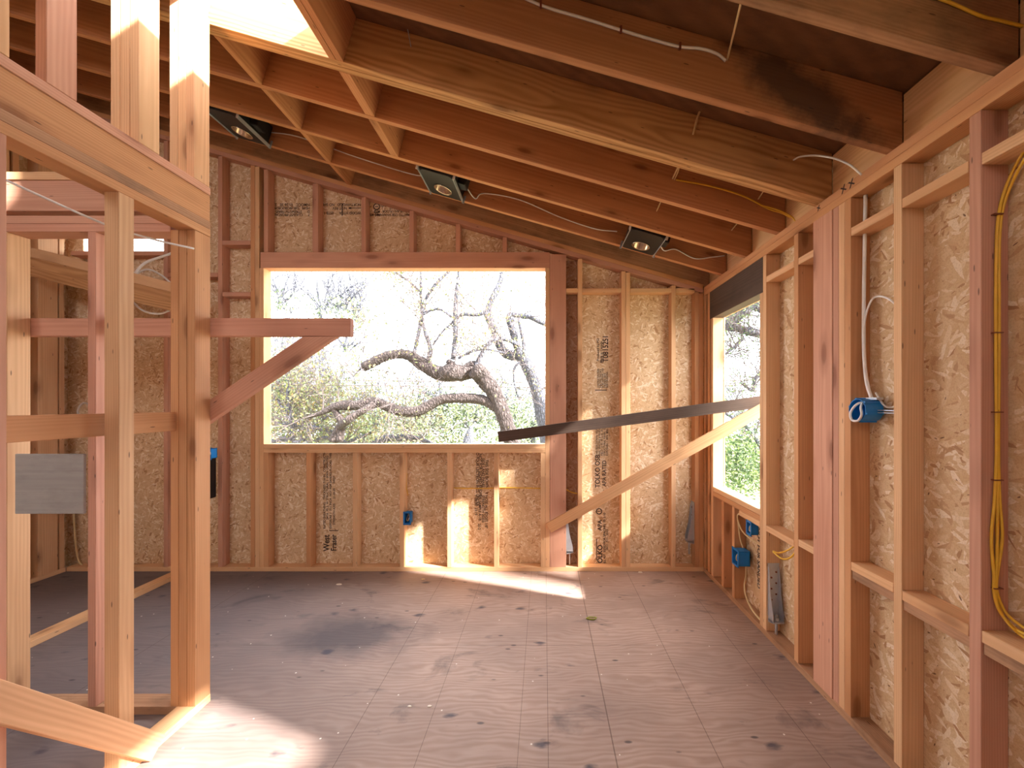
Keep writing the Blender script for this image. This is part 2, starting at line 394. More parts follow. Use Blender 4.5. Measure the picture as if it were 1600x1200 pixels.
# ------------------------------------------------------------------ back wall framing
def B(name, label, cat, x, y, z, mat='stud', group=None, grain=None):
    o = box(name, x, y, z, M[mat], grain); return tag(o, label, cat, group)
yb = (YB, YBo)
B('bottom_plate', 'long fir bottom plate lying along the foot of the back wall', 'plate', (XL, XRo), yb, (0, T), 'stud')
gB = 'studs of the back wall'
def bstud(x0, lab, mat='stud', z1=None, w=T, name='stud', cat='stud', group=gB):
    return B(name, lab, cat, (x0, x0+w), yb, (T, (zr(x0+w) if z1 is None else z1)), mat, group)
bstud(-3.80, 'back-wall stud seen through the left framing, below the small bright slot window', 'pink', CZ0-T)
bstud(-3.36, 'back-wall stud just right of the small bright slot window', 'pink')
bstud(-2.88, 'back-wall stud beside the corner post, with two short blocks to its right', 'pink')
bstud(-2.592, 'outer of the three studs packed left of the big window opening', 'orange')
bstud(-2.553, 'middle of the three studs packed left of the big window opening', 'stud')
bstud(-2.514, 'trimmer stud under the left end of the big window header', 'stud', 2.68, .038, 'trimmer_stud')
bstud(.011, 'trimmer stud at the right edge of the big window opening', 'stud', 2.68, .038, 'trimmer_stud')
o = bstud(.051, 'wide pinkish post on the right side of the big window', 'pink', None, .144, 'wall_post', 'post', None)
bstud(.300, 'back-wall stud right of the dark gap beside the wide pinkish post', 'stud')
bstud(.683, 'left one of the paired studs behind the pale diagonal brace', 'stud')
bstud(.723, 'right one of the paired studs behind the pale diagonal brace', 'stud')
bstud(1.125, 'sunlit single stud between the paired studs and the back right corner', 'stud')
bstud(1.333, 'back-wall corner stud with the grey hold-down beside it', 'orange')
bstud(1.372, 'back-wall corner stud nearest the right-hand window', 'orange')
# header, sills, raking plates
B('window_header', 'pink timber header across the top of the big window opening', 'header', (-2.505, .050), yb, (2.68, 2.82), 'pink')
B('window_sill', 'upper sill board of the big window, sunlit along its edge', 'sill', (-2.476, .011), yb, (1.086, 1.124), 'stud')
B('window_sill', 'lower sill board directly beneath the upper one of the big window', 'sill', (-2.476, .011), yb, (1.047, 1.085), 'stud')
for i, lab in enumerate(('lower sloping top plate of the back wall resting on the studs', 'upper sloping top plate of the back wall under the last rafter')):
    dz = .020+.0395*i
    o = beam('raking_plate', (XL, (YB+YBo)/2, zr(XL)+dz), (XR-.002, (YB+YBo)/2, zr(XR)+dz), .089, .038, M['pink' if i == 0 else 'orange'])
    tag(o, lab, 'plate')
# cripples above and below the window
gA = 'short studs above the big window'
for x0, lab in zip((-2.475, -2.045, -1.613, -1.189, -.78, -.367),
    ('tallest short stud above the header, against the packed studs', 'second tallest short stud above the window header, left of the arrow-stamped panel',
     'short stud above the header between the two stamped upside-down panels', 'short stud above the header right of the round-stamped panel',
     'fifth short stud above the window header, counting from the tall end', 'shortest short stud above the window header, nearest the wide post')):
    w = .05 if x0 == -2.045 else T
    B('cripple_stud', lab, 'stud', (x0, x0+w), yb, (2.821, zr(x0+w)), 'pink', gA)
gU = 'short studs below the big window'
for x0, lab in zip((-2.514+.039, -2.10, -1.69, -1.275, -.855, -.442, -.030),
    ('short stud below the sill against the left trimmer', 'short stud below the sill left of the large printed lettering',
     'short stud below the sill right of the large printed lettering', 'short stud below the sill carrying the small blue outlet box',
     'short stud below the sill with a sunlit panel on its right', 'short stud below the sill right of the small vertical printing',
     'short stud below the sill against the right trimmer')):
    B('cripple_stud', lab, 'stud', (x0, x0+.040), yb, (T, 1.046), 'stud' if x0 > -2 else 'orange', gU)
# blocks in the back wall
gK = 'blocks between the back-wall studs'
for x0, x1, lab in ((.196, .299, 'short block beside the wide pinkish post, near the sloping plate'), (.339, .682, 'wide block above the coded stamp on the back wall'),
                    (.762, 1.124, 'block right of the paired studs near the sloping plate'), (1.164, 1.332, 'last block before the back right corner')):
    B('blocking', lab, 'blocking', (x0, x1), yb, (2.463, 2.501), 'stud', gK)
B('blocking', 'upper block between studs left of the big window', 'blocking', (-2.841, -2.593), yb, (2.885, 2.923), 'pink', gK)
B('blocking', 'lower block between studs left of the big window', 'blocking', (-2.841, -2.593), yb, (2.43, 2.468), 'pink', gK)
B('blocking', 'block between back-wall studs just left of the corner post, near the slot window', 'blocking', (-3.321, -2.881), yb, (2.60, 2.638), 'pink', gK)
B('window_sill', 'pink sill under the small bright slot window', 'sill', (-4.18, -3.361), yb, (CZ0-T, CZ0), 'pink')
B('window_header', 'pink head board over the small bright slot window', 'header', (-4.18, -3.361), yb, (CZ1, CZ1+.09), 'pink')
# dark strip of sheathing behind the gap by the wide post
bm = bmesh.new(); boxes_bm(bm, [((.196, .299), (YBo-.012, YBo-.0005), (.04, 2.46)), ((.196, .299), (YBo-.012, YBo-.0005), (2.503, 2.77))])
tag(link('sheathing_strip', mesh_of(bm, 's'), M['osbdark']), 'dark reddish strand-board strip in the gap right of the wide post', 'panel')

# ------------------------------------------------------------------ right wall framing
xr = (XR, XRo)
B('bottom_plate', 'dusty bottom plate along the foot of the right wall', 'plate', xr, (-1.5, YB-.001), (0, T), 'dirty')
B('top_plate', 'lower top plate of the right wall above the studs', 'plate', xr, (-1.5, YB-.001), (2.43, 2.468), 'orange')
plate_marked = B('top_plate', 'upper top plate of the right wall, marked with dark crosses', 'plate', xr, (-1.5, YB-.001), (2.4685, 2.5065), 'orange')
gR = 'studs of the right wall'
def rstud(y0, lab, mat='stud', w=T, z0=T, z1=2.429, name='stud', cat='stud', group=gR, x=xr):
    return B(name, lab, cat, x, (y0, y0+w), (z0, z1), mat, group)
rstud(3.561, 'right-wall stud tight in the back corner', 'orange')
rstud(3.47, 'right-wall stud behind the far trimmer of the side window', 'orange')
rstud(3.402, 'far trimmer stud of the side window, bright in daylight', 'stud', .038, T, 2.199, 'trimmer_stud')
rstud(2.627, 'near trimmer stud of the side window', 'stud', .038, T, 2.199, 'trimmer_stud')
rstud(2.588, 'full stud next to the near trimmer of the side window, above the steel hold-down', 'stud')
rstud(2.262, 'right-wall stud between the side window and the broad pink post', 'orange')
rstud(1.990, 'broad pink post standing flat in the right wall', 'pink', .14, T, 2.429, 'wall_post', 'post', None, (XR-.004, XR+.085))
rstud(1.9515, 'dark knotty stud tight beside the broad pink post', 'pink')
rstud(1.913, 'middle stud of the pack right of the broad pink post', 'stud')
rstud(1.874, 'stud carrying the round blue ceiling-style box', 'orange')
rstud(1.607, 'pale knotty stud right of the looped white cable', 'stud')
rstud(1.315, 'nearest fully visible right-wall stud, with the yellow cables on its side', 'pink')
rstud(1.02, 'right-wall stud just outside the yellow cables at the picture edge', 'stud')
rstud(.905, 'right-wall stud beside the high side opening', 'stud'); rstud(.08, 'right-wall stud on the near side of the high side opening', 'stud')
rstud(-.45, 'right-wall stud behind the photographer', 'stud'); rstud(-1.0, 'last right-wall stud behind the photographer', 'stud')
B('window_header', 'dark grey-brown header over the side window', 'header', (XR, XR+.085), (2.627, 3.469), (2.20, 2.429), 'grey')
B('window_sill', 'upper sill board of the side window, white in sunlight', 'sill', xr, (2.666, 3.401), (.752, .79), 'stud')
B('window_sill', 'lower sill board of the side window', 'sill', xr, (2.666, 3.401), (.713, .751), 'orange')
rstud(3.20, 'short stud under the side window near the corner', 'orange', T, T, .712, 'cripple_stud')
rstud(3.02, 'short stud under the side window carrying the larger blue box', 'orange', T, T, .712, 'cripple_stud')
B('blocking', 'short flat block under the side window above the small blue box', 'blocking', xr, (2.667, 2.95), (.674, .712), 'stud')
gM = 'mid-height blocks of the right wall'
for y0, y1, z, lab, mt in ((2.301, 2.587, .71, 'dusty mid-height block next to the side window', 'stud'), (2.131, 2.261, .73, 'short mid-height block against the broad pink post', 'stud')):
    B('blocking', lab, 'blocking', xr, (y0, y1), (z-T, z), mt, gM)
for y0, y1, z, lab in ((1.646, 1.873, .755, 'below the round blue box'), (1.354, 1.606, .745, 'between the pale knotty stud and the yellow cables'), (1.059, 1.314, .75, 'at the right picture edge under the yellow cables')):
    B('blocking', 'upper board of the doubled block '+lab, 'blocking', xr, (y0, y1), (z-T, z), 'stud', gM)
    B('blocking', 'lower board of the doubled block '+lab, 'blocking', (XR+.006, XRo), (y0, y1), (z-2*T-.001, z-T-.001), 'dirty', gM)
gH = 'high blocks of the right wall'
for y0, y1, lab in ((2.301, 2.587, 'high block between the side window stud and the next stud'), (2.131, 2.261, 'high short block left of the broad pink post'),
                    (1.646, 1.873, 'high block crossed by the white cable'), (1.354, 1.606, 'high block above the pale knotty stud bay'), (1.059, 1.314, 'high block at the right edge above the yellow cables')):
    B('blocking', lab, 'blocking', xr, (y0, y1), (2.25, 2.288), 'stud', gH)

# ------------------------------------------------------------------ far left wall seen through the framing
xl = (XLo, XL)
B('bottom_plate', 'bottom plate of the far left wall', 'plate', xl, (-.4, YB-.001), (0, T), 'stud')
for i, (y0, mt) in enumerate(((3.55, 'stud'), (3.40, 'stud'), (3.24, 'orange'), (3.08, 'stud'), (2.80, 'stud'), (2.4, 'stud'), (2.0, 'orange'), (1.6, 'stud'), (1.1, 'stud'))):
    w = .14 if i in (1, 3) else T
    nth = ('first', 'second', 'third', 'fourth', 'fifth', 'sixth', 'seventh', 'eighth', 'ninth')[i]
    B('stud', 'far left wall stud, %s out from the back corner' % nth, 'stud', xl, (y0, min(y0+w, YB)), (T, zb(XL)-.08), mt, 'studs of the far left wall')
B('top_plate', 'top plate of the far left wall under the high rafter ends', 'plate', xl, (-.4, YB-.001), (zb(XL)-.079, zb(XL)-.003), 'stud')

# ------------------------------------------------------------------ rafters
RYS = [3.605, 3.26, 2.865, 2.465, 2.067, 2.106, 1.66, 1.254, .848, .442, .036, -.37]
rlab = ['rafter lying directly on the back wall', 'first rafter out from the back wall, below the black light housings', 'rafter on the near side of the black light housings',
        'third rafter out from the back wall, with short vertical cables', 'near ply of the doubled beam with bold swirling grain', 'far ply of the doubled beam with bold swirling grain',
        'reddish rafter with a dark water stain near its right end', 'nearest visible rafter, crossing the top right corner with yellow cable',
        'rafter overhead just out of view', 'second rafter overhead out of view', 'rafter above the photographer', 'rafter behind the photographer']
def rafter(y0, x0, x1, lab, mt):
    c = .235/2*math.cos(math.atan(SL))
    dz = .235/2*math.sqrt(1+SL*SL)
    o = beam('rafter', (x0, y0+T/2, zb(x0)+dz), (x1, y0+T/2, zb(x1)+dz), T, .235, M[mt], cut0=-.067, cut1=-.067)
    return tag(o, lab, 'rafter', 'roof rafters')
for i, (y0, lab) in enumerate(zip(RYS, rlab)):
    mt = {0: 'dirty', 4: 'glulam', 5: 'glulam', 6: 'rafter_stained', 7: 'dirty'}.get(i, 'rafter')
    if i == 6:
        rafter(y0, -.98, 1.461, lab, mt)
        rafter(y0, XL-.09, -1.72, 'left length of the reddish rafter beyond the skylight opening', 'rafter')
    else:
        rafter(y0, XL-.09, 1.461, lab, mt)
def ablock(name, xc, y0, y1, lab, mt='rafter', w=T, grp='blocking between the rafters'):
    dz = .1225
    o = beam(name, (xc, y0, zb(xc)+dz), (xc, y1, zb(xc)+dz), w, .235, M[mt], up=(SL, 0, 1))
    return tag(o, lab, 'blocking', grp)
ablock('blocking', -1.69, 3.299, 3.604, 'rafter blocking in the row above the left partition, nearest the back wall')
ablock('blocking', -1.69, 2.904, 3.259, 'rafter blocking in the row above the left partition, beside a black light housing')
ablock('blocking', -1.69, 2.504, 2.864, 'rafter blocking in the row above the left partition, second from the doubled beam')
ablock('blocking', -1.69, 2.145, 2.464, 'rafter blocking in the row above the left partition, against the doubled beam')
ablock('blocking', -1.02, 2.145, 2.464, 'doubled rafter blocking behind the skylight corner, against the doubled beam', 'rafter', .06)
ablock('blocking', -1.02, 2.504, 2.864, 'doubled rafter blocking farther behind the skylight corner', 'rafter', .06)
ablock('skylight_header', -1.041, 1.293, 2.066, 'inner ply of the header on the right side of the skylight', 'rafter', T, 'skylight headers')
ablock('skylight_header', -1.001, 1.293, 2.066, 'outer ply of the header on the right side of the skylight', 'rafter', T, 'skylight headers')
ablock('skylight_header', -1.70, 1.293, 2.066, 'header on the left side of the skylight over the posts', 'stud', T, 'skylight headers')
# rim blocks above the right wall
yy = [-.37+T, .036, .036+T, .442, .442+T, .848, .848+T, 1.254, 1.254+T, 1.66, 1.66+T, 2.067, 2.145, 2.465, 2.465+T, 2.865, 2.865+T, 3.26, 3.26+T, 3.605]
labs = ['behind the photographer', 'above the photographer', 'overhead at the right', 'overhead beyond the top right corner', 'in the top right corner by the yellow cable',
        'before the doubled beam', 'just behind the doubled beam', 'in front of the second light housing bay', 'at the bay of the right light housing', 'nearest the back wall']
for i in range(0, len(yy), 2):
    B('rim_block', 'pale rim block over the right wall, '+labs[i//2], 'blocking', (1.463, 1.499), (yy[i], yy[i+1]), (2.507, zs(1.499)-.002), 'stud', 'rim blocks on the right wall plate', 1)

# ------------------------------------------------------------------ left partition (runs along the room) and cross wall
PXa, PXb = -1.75, -1.66
B('bottom_plate', 'sunlit bottom plate of the left partition', 'plate', (PXa, PXb), (-.8, 2.03), (0, T), 'stud')
B('bottom_plate', 'dusty bottom plate of the cross wall running left from the corner post', 'plate', (XL, PXa-.001), (1.94, 2.03), (0, T), 'dirty')
gC = 'studs of the corner post'
for i, lab in enumerate(('left', 'middle', 'right')):
    x0 = -1.778+i*.0395
    B('corner_stud', '%s stud of the tripled corner post standing on the sunlit plate' % lab, 'stud', (x0, x0+T), (1.94, 2.03), (T, 2.308), ('orange', 'dirty', 'orange')[i] if i != 1 else 'orange', gC)
gP = 'boards of the beam on the left partition'
B('top_plate', 'cap plate on top of the left partition beam', 'plate', (PXa, PXb), (-.8, 2.03), (2.516, 2.553), 'pink', gP)
B('header_beam', 'deep header board of the left partition beam with nail heads at its end', 'header', (PXa+.005, PXb-.003), (-.8, 2.03), (2.386, 2.515), 'orange', gP)
B('top_plate', 'plate directly under the left partition header', 'plate', (PXa, PXb), (-.8, 2.03), (2.3475, 2.385), 'dirty', gP)
B('top_plate', 'lowest plate of the left partition beam resting on the posts', 'plate', (PXa, PXb), (-.8, 2.03), (2.3095, 2.3470), 'orange', gP)
B('post', 'pale knotty post in front of the corner post, behind the floor brace', 'post', (-1.718, -1.66), (1.592, 1.652), (T, 2.309), 'stud')
B('stud', 'partition stud at the extreme left picture edge', 'stud', (-1.75, -1.66), (1.222, 1.26), (T, 2.309), 'pink')
B('stud', 'partition stud beyond the left edge of the picture', 'stud', (-1.75, -1.66), (.6, .638), (T, 2.309), 'pink')
# posts above the beam
gT = 'upper posts on the left partition beam'
for y0, ws, nm in ((1.935, 3, 'brightly lit upper post at the beam end'), (1.672, 3, 'second upper post, lit by the skylight')):
    for i in range(ws):
        x0 = -1.778+i*.0395
        B('upper_stud', '%s stud of the %s' % (('left', 'middle', 'right')[i], nm), 'stud', (x0, x0+T), (y0, y0+.090), (2.554, zb(x0+T)-.003), 'stud', gT)
B('upper_stud', 'flat upper stud with a shaded reddish face, left of the lit posts', 'stud', (-1.698, -1.66), (1.360, 1.45), (2.554, zb(-1.66)-.003), 'pink', gT)
B('upper_stud', 'upper stud at the top left corner of the picture', 'stud', (-1.75, -1.66), (1.18, 1.267), (2.554, zb(-1.66)-.003), 'stud', gT)
# cross wall
gX = 'boards over the cross wall'
B('top_plate', 'lower top plate of the cross wall seen left of the posts', 'plate', (XL, -1.779), (1.94, 2.03), (2.30, 2.337), 'pink', gX)
B('top_plate', 'upper top plate of the cross wall seen left of the posts', 'plate', (XL, -1.779), (1.94, 2.03), (2.338, 2.376), 'pink', gX)
B('header_beam', 'pale pink header above the cross wall plates', 'header', (XL, -1.779), (1.945, 2.025), (2.400, 2.546), 'pink', gX)
B('top_plate', 'light cap board above the cross wall header', 'plate', (XL, -1.779), (1.94, 2.03), (2.547, 2.585), 'stud', gX)
gS = 'studs of the cross wall'
B('stud', 'cross wall stud right of the grey plywood scrap', 'stud', (-2.172, -2.134), (1.94, 2.03), (T, 2.299), 'pink', gS)
B('stud', 'broad-faced cross wall stud at the left, behind the grey plywood scrap', 'stud', (-2.594, -2.556), (1.94, 2.03), (T, 2.299), 'stud', gS)
B('stud', 'cross wall stud beyond the left picture edge', 'stud', (-3.2, -3.162), (1.94, 2.03), (T, 2.299), 'stud', gS)
bm = bmesh.new()
o = box('plywood_scrap', (-2.50, -2.176), (1.926, 1.939), (.960, 1.243), M['greyply'], 0); tag(o, 'grey weathered plywood scrap nailed to the cross wall stud', 'plywood')
# temporary rails and braces
o = box('rail_board', (-1.79, -1.779+.028), (1.20, 1.939), (1.352, 1.441), M['orange'], 1); tag(o, 'horizontal rail board running behind the pale knotty post', 'board')
o = box('rail_board', (-2.72, -.965), (2.031, 2.069), (1.818, 1.907), M['pink'], 0); tag(o, 'pink board jutting right from the corner post across the window', 'board')
s_ = Vector((1, 0, .655)).normalized()
o = beam('brace_board', (-1.72, 2.05, 1.410), (-1.119, 2.05, 1.816), T, .089, M['pink'], cut0=.0, cut1=-.136)
tag(o, 'pink diagonal brace holding up the jutting board', 'brace')
o = beam('brace_board', (-1.640, 1.715, .034), (-1.640, .95, .892), T, .089, M['stud'], up=(0, .75, .67))
tag(o, 'diagonal brace rising from the sunlit floor plate towards the lower left corner', 'brace')
# sloping beam and plate seen through the openings
gL = 'boards of the low sloping beam'
for i in range(3):
    zo = .115-.077*i
    o = beam('sloping_beam_board', (-4.19, 3.30, 2.60+zo), (-2.95, 3.30, 2.29+zo), .089, .074, M['glulam' if i else 'stud'])
    tag(o, '%s board of the low sloping beam seen through the left framing' % ('top', 'middle', 'bottom')[i], 'beam', gL)
B('floor_plate', 'board lying on the floor toward the back wall, marked with pencil', 'plate', (-3.20, -3.11), (2.10, 3.59), (0.0, T), 'stud')
# dark and pale long boards across the corner
o = beam('board', (-.385, 3.46, 1.200), (2.05, 3.07, 1.552), T, .089, M['grey'])
tag(o, 'long dark weathered board crossing the corner from window to side window', 'board')
o = beam('brace_board', (.045, 3.575, .395), (1.78, 3.09, 1.51), T, .089, M['stud'])
tag(o, 'pale sunlit diagonal brace rising from the wide post into the side window', 'brace')

# ------------------------------------------------------------------ unseen rear wall behind the photographer, added to cut sky light
bm = bmesh.new()
boxes_bm(bm, [((-1.1, XRo+.01), (-1.52, -1.50), (0, 2.75)), ((-1.1, .2), (-1.52, -1.50), (2.75, 3.1)), ((XLo, -1.1), (-1.52, -1.50), (2.1, 3.45)), ((XLo, -1.1), (-1.52, -1.50), (0, 2.1))])
tag(link('wall_front', mesh_of(bm, 'wall_front'), M['osbY']), kind='structure')

# ------------------------------------------------------------------ black recessed-light housings
def housing(xc, lab):
    e = empty('light_housing', (xc, 3.08, zb(xc)-.012)); tag(e, lab, 'light fixture', 'black recessed-light housings')
    R = Matrix.Rotation(math.atan(SL), 4, 'Y')
    def part(name, bm, mat, parent=e, smooth=False):
        bmesh.ops.transform(bm, matrix=R, verts=bm.verts[:])
        o = link(name, mesh_of(bm, name, smooth), M[mat]); o.parent = parent; o.location = (0, 0, 0); return o
    # box body: four sides and a top, bottom plate with a round opening
    a, b, h = .125, .165, .15; hy = .055
    bm = bmesh.new()
    boxes_bm(bm, [((-a, a), (-b, -b+.003), (0, h)), ((-a, a), (b-.003, b), (0, h)), ((-a, -a+.003), (-b, b), (0, h)), ((a-.003, a), (-b, b), (0, h)), ((-a, a), (-b, b), (h-.003, h))])
    body = part('housing_body', bm, 'black')
    bm = bmesh.new(); n = 32; r = .062
    inn = [bm.verts.new((r*math.cos(2*math.pi*i/n), hy+r*math.sin(2*math.pi*i/n), -.002)) for i in range(n)]
    out = []
    for i in range(n):
        c, s = math.cos(2*math.pi*i/n), math.sin(2*math.pi*i/n); m = min((a+.006)/max(abs(c), 1e-6), ((b+.006-hy) if s > 0 else (b+.006+hy))/max(abs(s), 1e-6))
        out.append(bm.verts.new((c*m, hy+s*m, -.002)))
    for i in range(n): bm.faces.new((inn[i], inn[(i+1) % n], out[(i+1) % n], out[i]))
    gm = bmesh.ops.extrude_face_region(bm, geom=bm.faces[:]); bmesh.ops.translate(bm, vec=(0, 0, .004), verts=[v for v in gm['geom'] if isinstance(v, bmesh.types.BMVert)])
    part('bottom_plate', bm, 'black')
    # trim ring and can
    bm = bmesh.new()
    prof = [(.062, .0), (.072, -.006), (.066, -.010), (.056, -.006), (.056, .11), (.030, .125), (.0, .125)]
    rings = [[bm.verts.new((rr*math.cos(2*math.pi*i/n), hy+rr*math.sin(2*math.pi*i/n), z)) for i in range(n)] for rr, z in prof[:-1]]
    top_ = bm.verts.new((0, hy, .125))
    for j in range(len(rings)-1):
        for i in range(n): bm.faces.new((rings[j][i], rings[j][(i+1) % n], rings[j+1][(i+1) % n], rings[j+1][i]))
    for i in range(n): bm.faces.new((rings[-1][i], rings[-1][(i+1) % n], top_))
    part('reflector_can', bm, 'aluminium', smooth=True)
    # lamp socket in the can
    bm = bmesh.new(); tube_bm(bm, [(0, hy, .12), (0, hy, .085), (0, hy, .075)], [.02, .02, .013], 14); part('lamp_socket', bm, 'cream')
    for sx in (-1, 1):
        bm = bmesh.new(); boxes_bm(bm, [((sx*(a+.004), sx*(a+.007)), (-.172, .176), (-.012, .014)), ((sx*(a+.004), sx*(a+.020)), (-.174, -.171), (-.014, .050)), ((sx*(a+.004), sx*(a+.020)), (.176, .179), (-.014, .050))])
        part('hanger_bar', bm, 'silver')
    bm = bmesh.new(); boxes_bm(bm, [((a+.001, a+.060), (-.05, .05), (.03, .12))]); bmesh.ops.bevel(bm, geom=bm.edges[:], offset=.005, segments=2, affect='EDGES')
    part('junction_box', bm, 'black')
    for k in range(2):
        bm = bmesh.new(); tube_bm(bm, smoothpts([(a+.02, -.03+.03*k, .11), (a-.04, -.11, .05+.04*k), (a-.09, -.15, .02+.03*k), (a-.15, -.152, .06)], 6), .006, 8)
        part('flexible_conduit', bm, 'silver', smooth=True)
    return e
housing(-.775, 'black recessed-light housing in the middle of the sloping ceiling')
housing(.745, 'black recessed-light housing nearest the right wall')
housing(-2.32, 'black recessed-light housing on the left, half hidden by the lit upper post')

# ------------------------------------------------------------------ cables
def cab(lab, pts, r, mat, cat='cable', group=None, name='cable', n=8):
    return tag(cable(name, pts, r, M[mat], n=n), lab, cat, group)
f1 = 3.252   # near face of the first rafter (camera side)
def onr(x, y, up): return (x, y, zb(x)+up)
cab('thin white cable sagging between the left and middle light housings', [onr(-2.20, f1, .10), onr(-1.95, f1, .13), onr(-1.5, f1-.0, .10), onr(-1.05, f1, .09), onr(-.9, f1-.05, .10)], .0045, 'white')
cab('thin white cable sagging from the middle to the right light housing', [onr(-.62, 3.16, .09), onr(-.55, f1, .04), onr(-.48, f1, .10), onr(-.2, f1, .13), onr(.12, f1, .085), onr(.4, f1, .07), onr(.58, f1-.02, .09)], .0045, 'white')
cab('thin white cable from the right light housing towards the right wall', [onr(.88, 3.14, .09), onr(.95, f1-.01, .05), onr(1.05, f1, .09), onr(1.2, f1, .06), onr(1.34, f1, .11), onr(1.44, f1, .15)], .0045, 'white')
# white cable stapled along the stained rafter face
yf = 1.652
P5 = lambda px, py, Y=yf: tuple(PX(px, py, Y))
e = cab('white cable stapled along the stained rafter at the top', [P5(800, -12), P5(850, 10), P5(910, 28), P5(970, 47), P5(1020, 62), P5(1062, 73), P5(1095, 76), P5(1120, 84), P5(1134, 95)], .0055, 'white')
for px, py in ((970, 47), (1062, 73), (845, 8)):
    bm = bmesh.new(); boxes_bm(bm, [((-.004, .004), (-.009, .004), (-.012, .012))])
    o = link('staple', mesh_of(bm, 'staple'), M['rust']); o.parent = e; o.location = P5(px, py)
cab('brownish cable dropping diagonally to the hole in the stained rafter', [P5(1136, 94), P5(1148, 45, 1.5), P5(1160, -5, 1.35)], .004, 'cream')
g = 'short cable drops between rafters'
cab('short curved cable dropping onto the doubled beam', [P5(1110, 143, 2.0), P5(1102, 158, 2.03), P5(1091, 180, 2.05), P5(1083, 210, 2.060)], .0055, 'cream', 'cable', g)
cab('short thin cable on the rafter behind the doubled beam', [P5(1063, 252, 2.33), P5(1058, 264, 2.38), P5(1051, 279, 2.458)], .005, 'cream', 'cable', g)
cab('second thin cable doubling back beside the first on the rafter behind the doubled beam', [P5(1062, 250, 2.30), P5(1060, 266, 2.38), P5(1054, 281, 2.458)], .004, 'cream', 'cable', g)
cab('short thin cable on the rafter near the right light housing', [P5(1036, 306, 2.72), P5(1031, 318, 2.79), P5(1026, 330, 2.858)], .0045, 'cream', 'cable', g)
cab('tiny cable end dropping beside the rim block behind the doubled beam', [P5(1199, 290, 2.35), P5(1192, 300, 2.4), P5(1185, 311, 2.458)], .004, 'cream', 'cable', g)
cab('tiny cable end just above the right light housing', [P5(1160, 341, 2.77), P5(1151, 350, 2.81), P5(1143, 360, 2.858)], .004, 'cream', 'cable', g)
cab('thin dark wire hanging against the doubled beam at its left', [P5(630, 5, 2.04), P5(636, 40, 2.05), P5(642, 73, 2.060)], .0022, 'silver')
cab('small rusty wire between the stained rafter and the doubled beam', [P5(971, 107, 2.04), P5(968, 118, 2.05), P5(967, 128, 2.060)], .002, 'rust')
cab('white cable arching from the beam end onto the right wall plate', [P5(1240, 250, 2.060), P5(1250, 245, 2.02), P5(1275, 243, 1.95), P5(1305, 248, 1.85), P5(1328, 258, 1.79), P5(1346, 273, 1.76)], .0042, 'white')
cab('yellow cable running along the rafter behind the doubled beam', [P5(1056, 281, 2.456), P5(1110, 291, 2.456), P5(1160, 306, 2.456), P5(1200, 326, 2.456), P5(1222, 333, 2.44), P5(1240, 343, 2.42), P5(1246, 349, 2.40)], .005, 'yellow')
cab('second yellow cable beside the first near the rafter end', [P5(1190, 321, 2.452), P5(1215, 328, 2.43), P5(1236, 338, 2.40), P5(1244, 347, 2.37)], .004, 'yellow')
y6 = 1.247
cab('yellow cable stapled along the nearest rafter in the top right corner', [P5(1440, -10, y6), P5(1482, 3, y6), P5(1530, 24, y6), P5(1565, 33, y6), P5(1610, 44, y6)], .0045, 'yellow')
# right wall: cables
xs = XR+.03
cab('white cable rising from the round blue box through the high block', [(1.456, 1.846, 2.425), (1.455, 1.850, 2.20), (1.453, 1.852, 1.95), (1.452, 1.850, 1.72), (1.456, 1.84, 1.58), (1.462, 1.82, 1.505)], .0075, 'white')
cab('thin white cable looping above and beside the round blue box', [(1.464, 1.822, 1.50), (1.455, 1.85, 1.66), (1.450, 1.85, 1.80), (1.458, 1.84, 1.90), (1.475, 1.82, 1.955), (1.485, 1.76, 1.935), (1.488, 1.70, 1.87), (1.488, 1.655, 1.80)], .0042, 'white')
cab('thin white cable dipping right from the round blue box to the pale stud', [(1.464, 1.80, 1.53), (1.475, 1.77, 1.475), (1.482, 1.74, 1.465), (1.486, 1.69, 1.485), (1.488, 1.655, 1.545)], .0040, 'white')
yc = 1.308
gY = 'yellow cables on the nearest right-wall stud'
QX = lambda px, py, Y=yc: tuple(PX(px, py, Y))
c1 = cab('left strand of the yellow cables stapled to the nearest right-wall stud', [QX(1612, 218, 1.22), QX(1585, 262, 1.28), QX(1566, 310), QX(1558, 360), QX(1556, 450), QX(1556, 560), QX(1557, 700), QX(1554, 780), QX(1549, 840), QX(1553, 900), QX(1553, 925), QX(1562, 955, 1.30), QX(1582, 978, 1.28), QX(1602, 991, 1.24), QX(1650, 1012, 1.16)], .0042, 'yellow', 'cable', gY)
cab('right strand of the yellow cables stapled to the nearest right-wall stud', [QX(1615, 226, 1.22), QX(1590, 268, 1.27), QX(1570, 315), QX(1562, 365), QX(1561, 450), QX(1561, 560), QX(1560, 700), QX(1562, 780), QX(1566, 840), QX(1558, 900), QX(1558, 925), QX(1570, 955, 1.30), QX(1590, 974, 1.27), QX(1612, 987, 1.23), QX(1655, 1004, 1.16)], .0042, 'yellow', 'cable', gY)
cab('middle strand of the yellow cables, loose below the last staple', [QX(1558.5, 640), QX(1558.5, 740), QX(1558, 860), QX(1555.5, 925), QX(1560, 948), QX(1574, 972, 1.28), QX(1600, 996, 1.25), QX(1640, 1016, 1.18)], .0042, 'yellow', 'cable', gY)
for py in (520, 644, 750, 919, 335):
    bm = bmesh.new(); boxes_bm(bm, [((-.014, .014), (-.007, .006), (-.0018, .0018))])
    o = link('staple', mesh_of(bm, 'staple'), M['rust']); o.parent = c1; o.location = QX(1558, py)
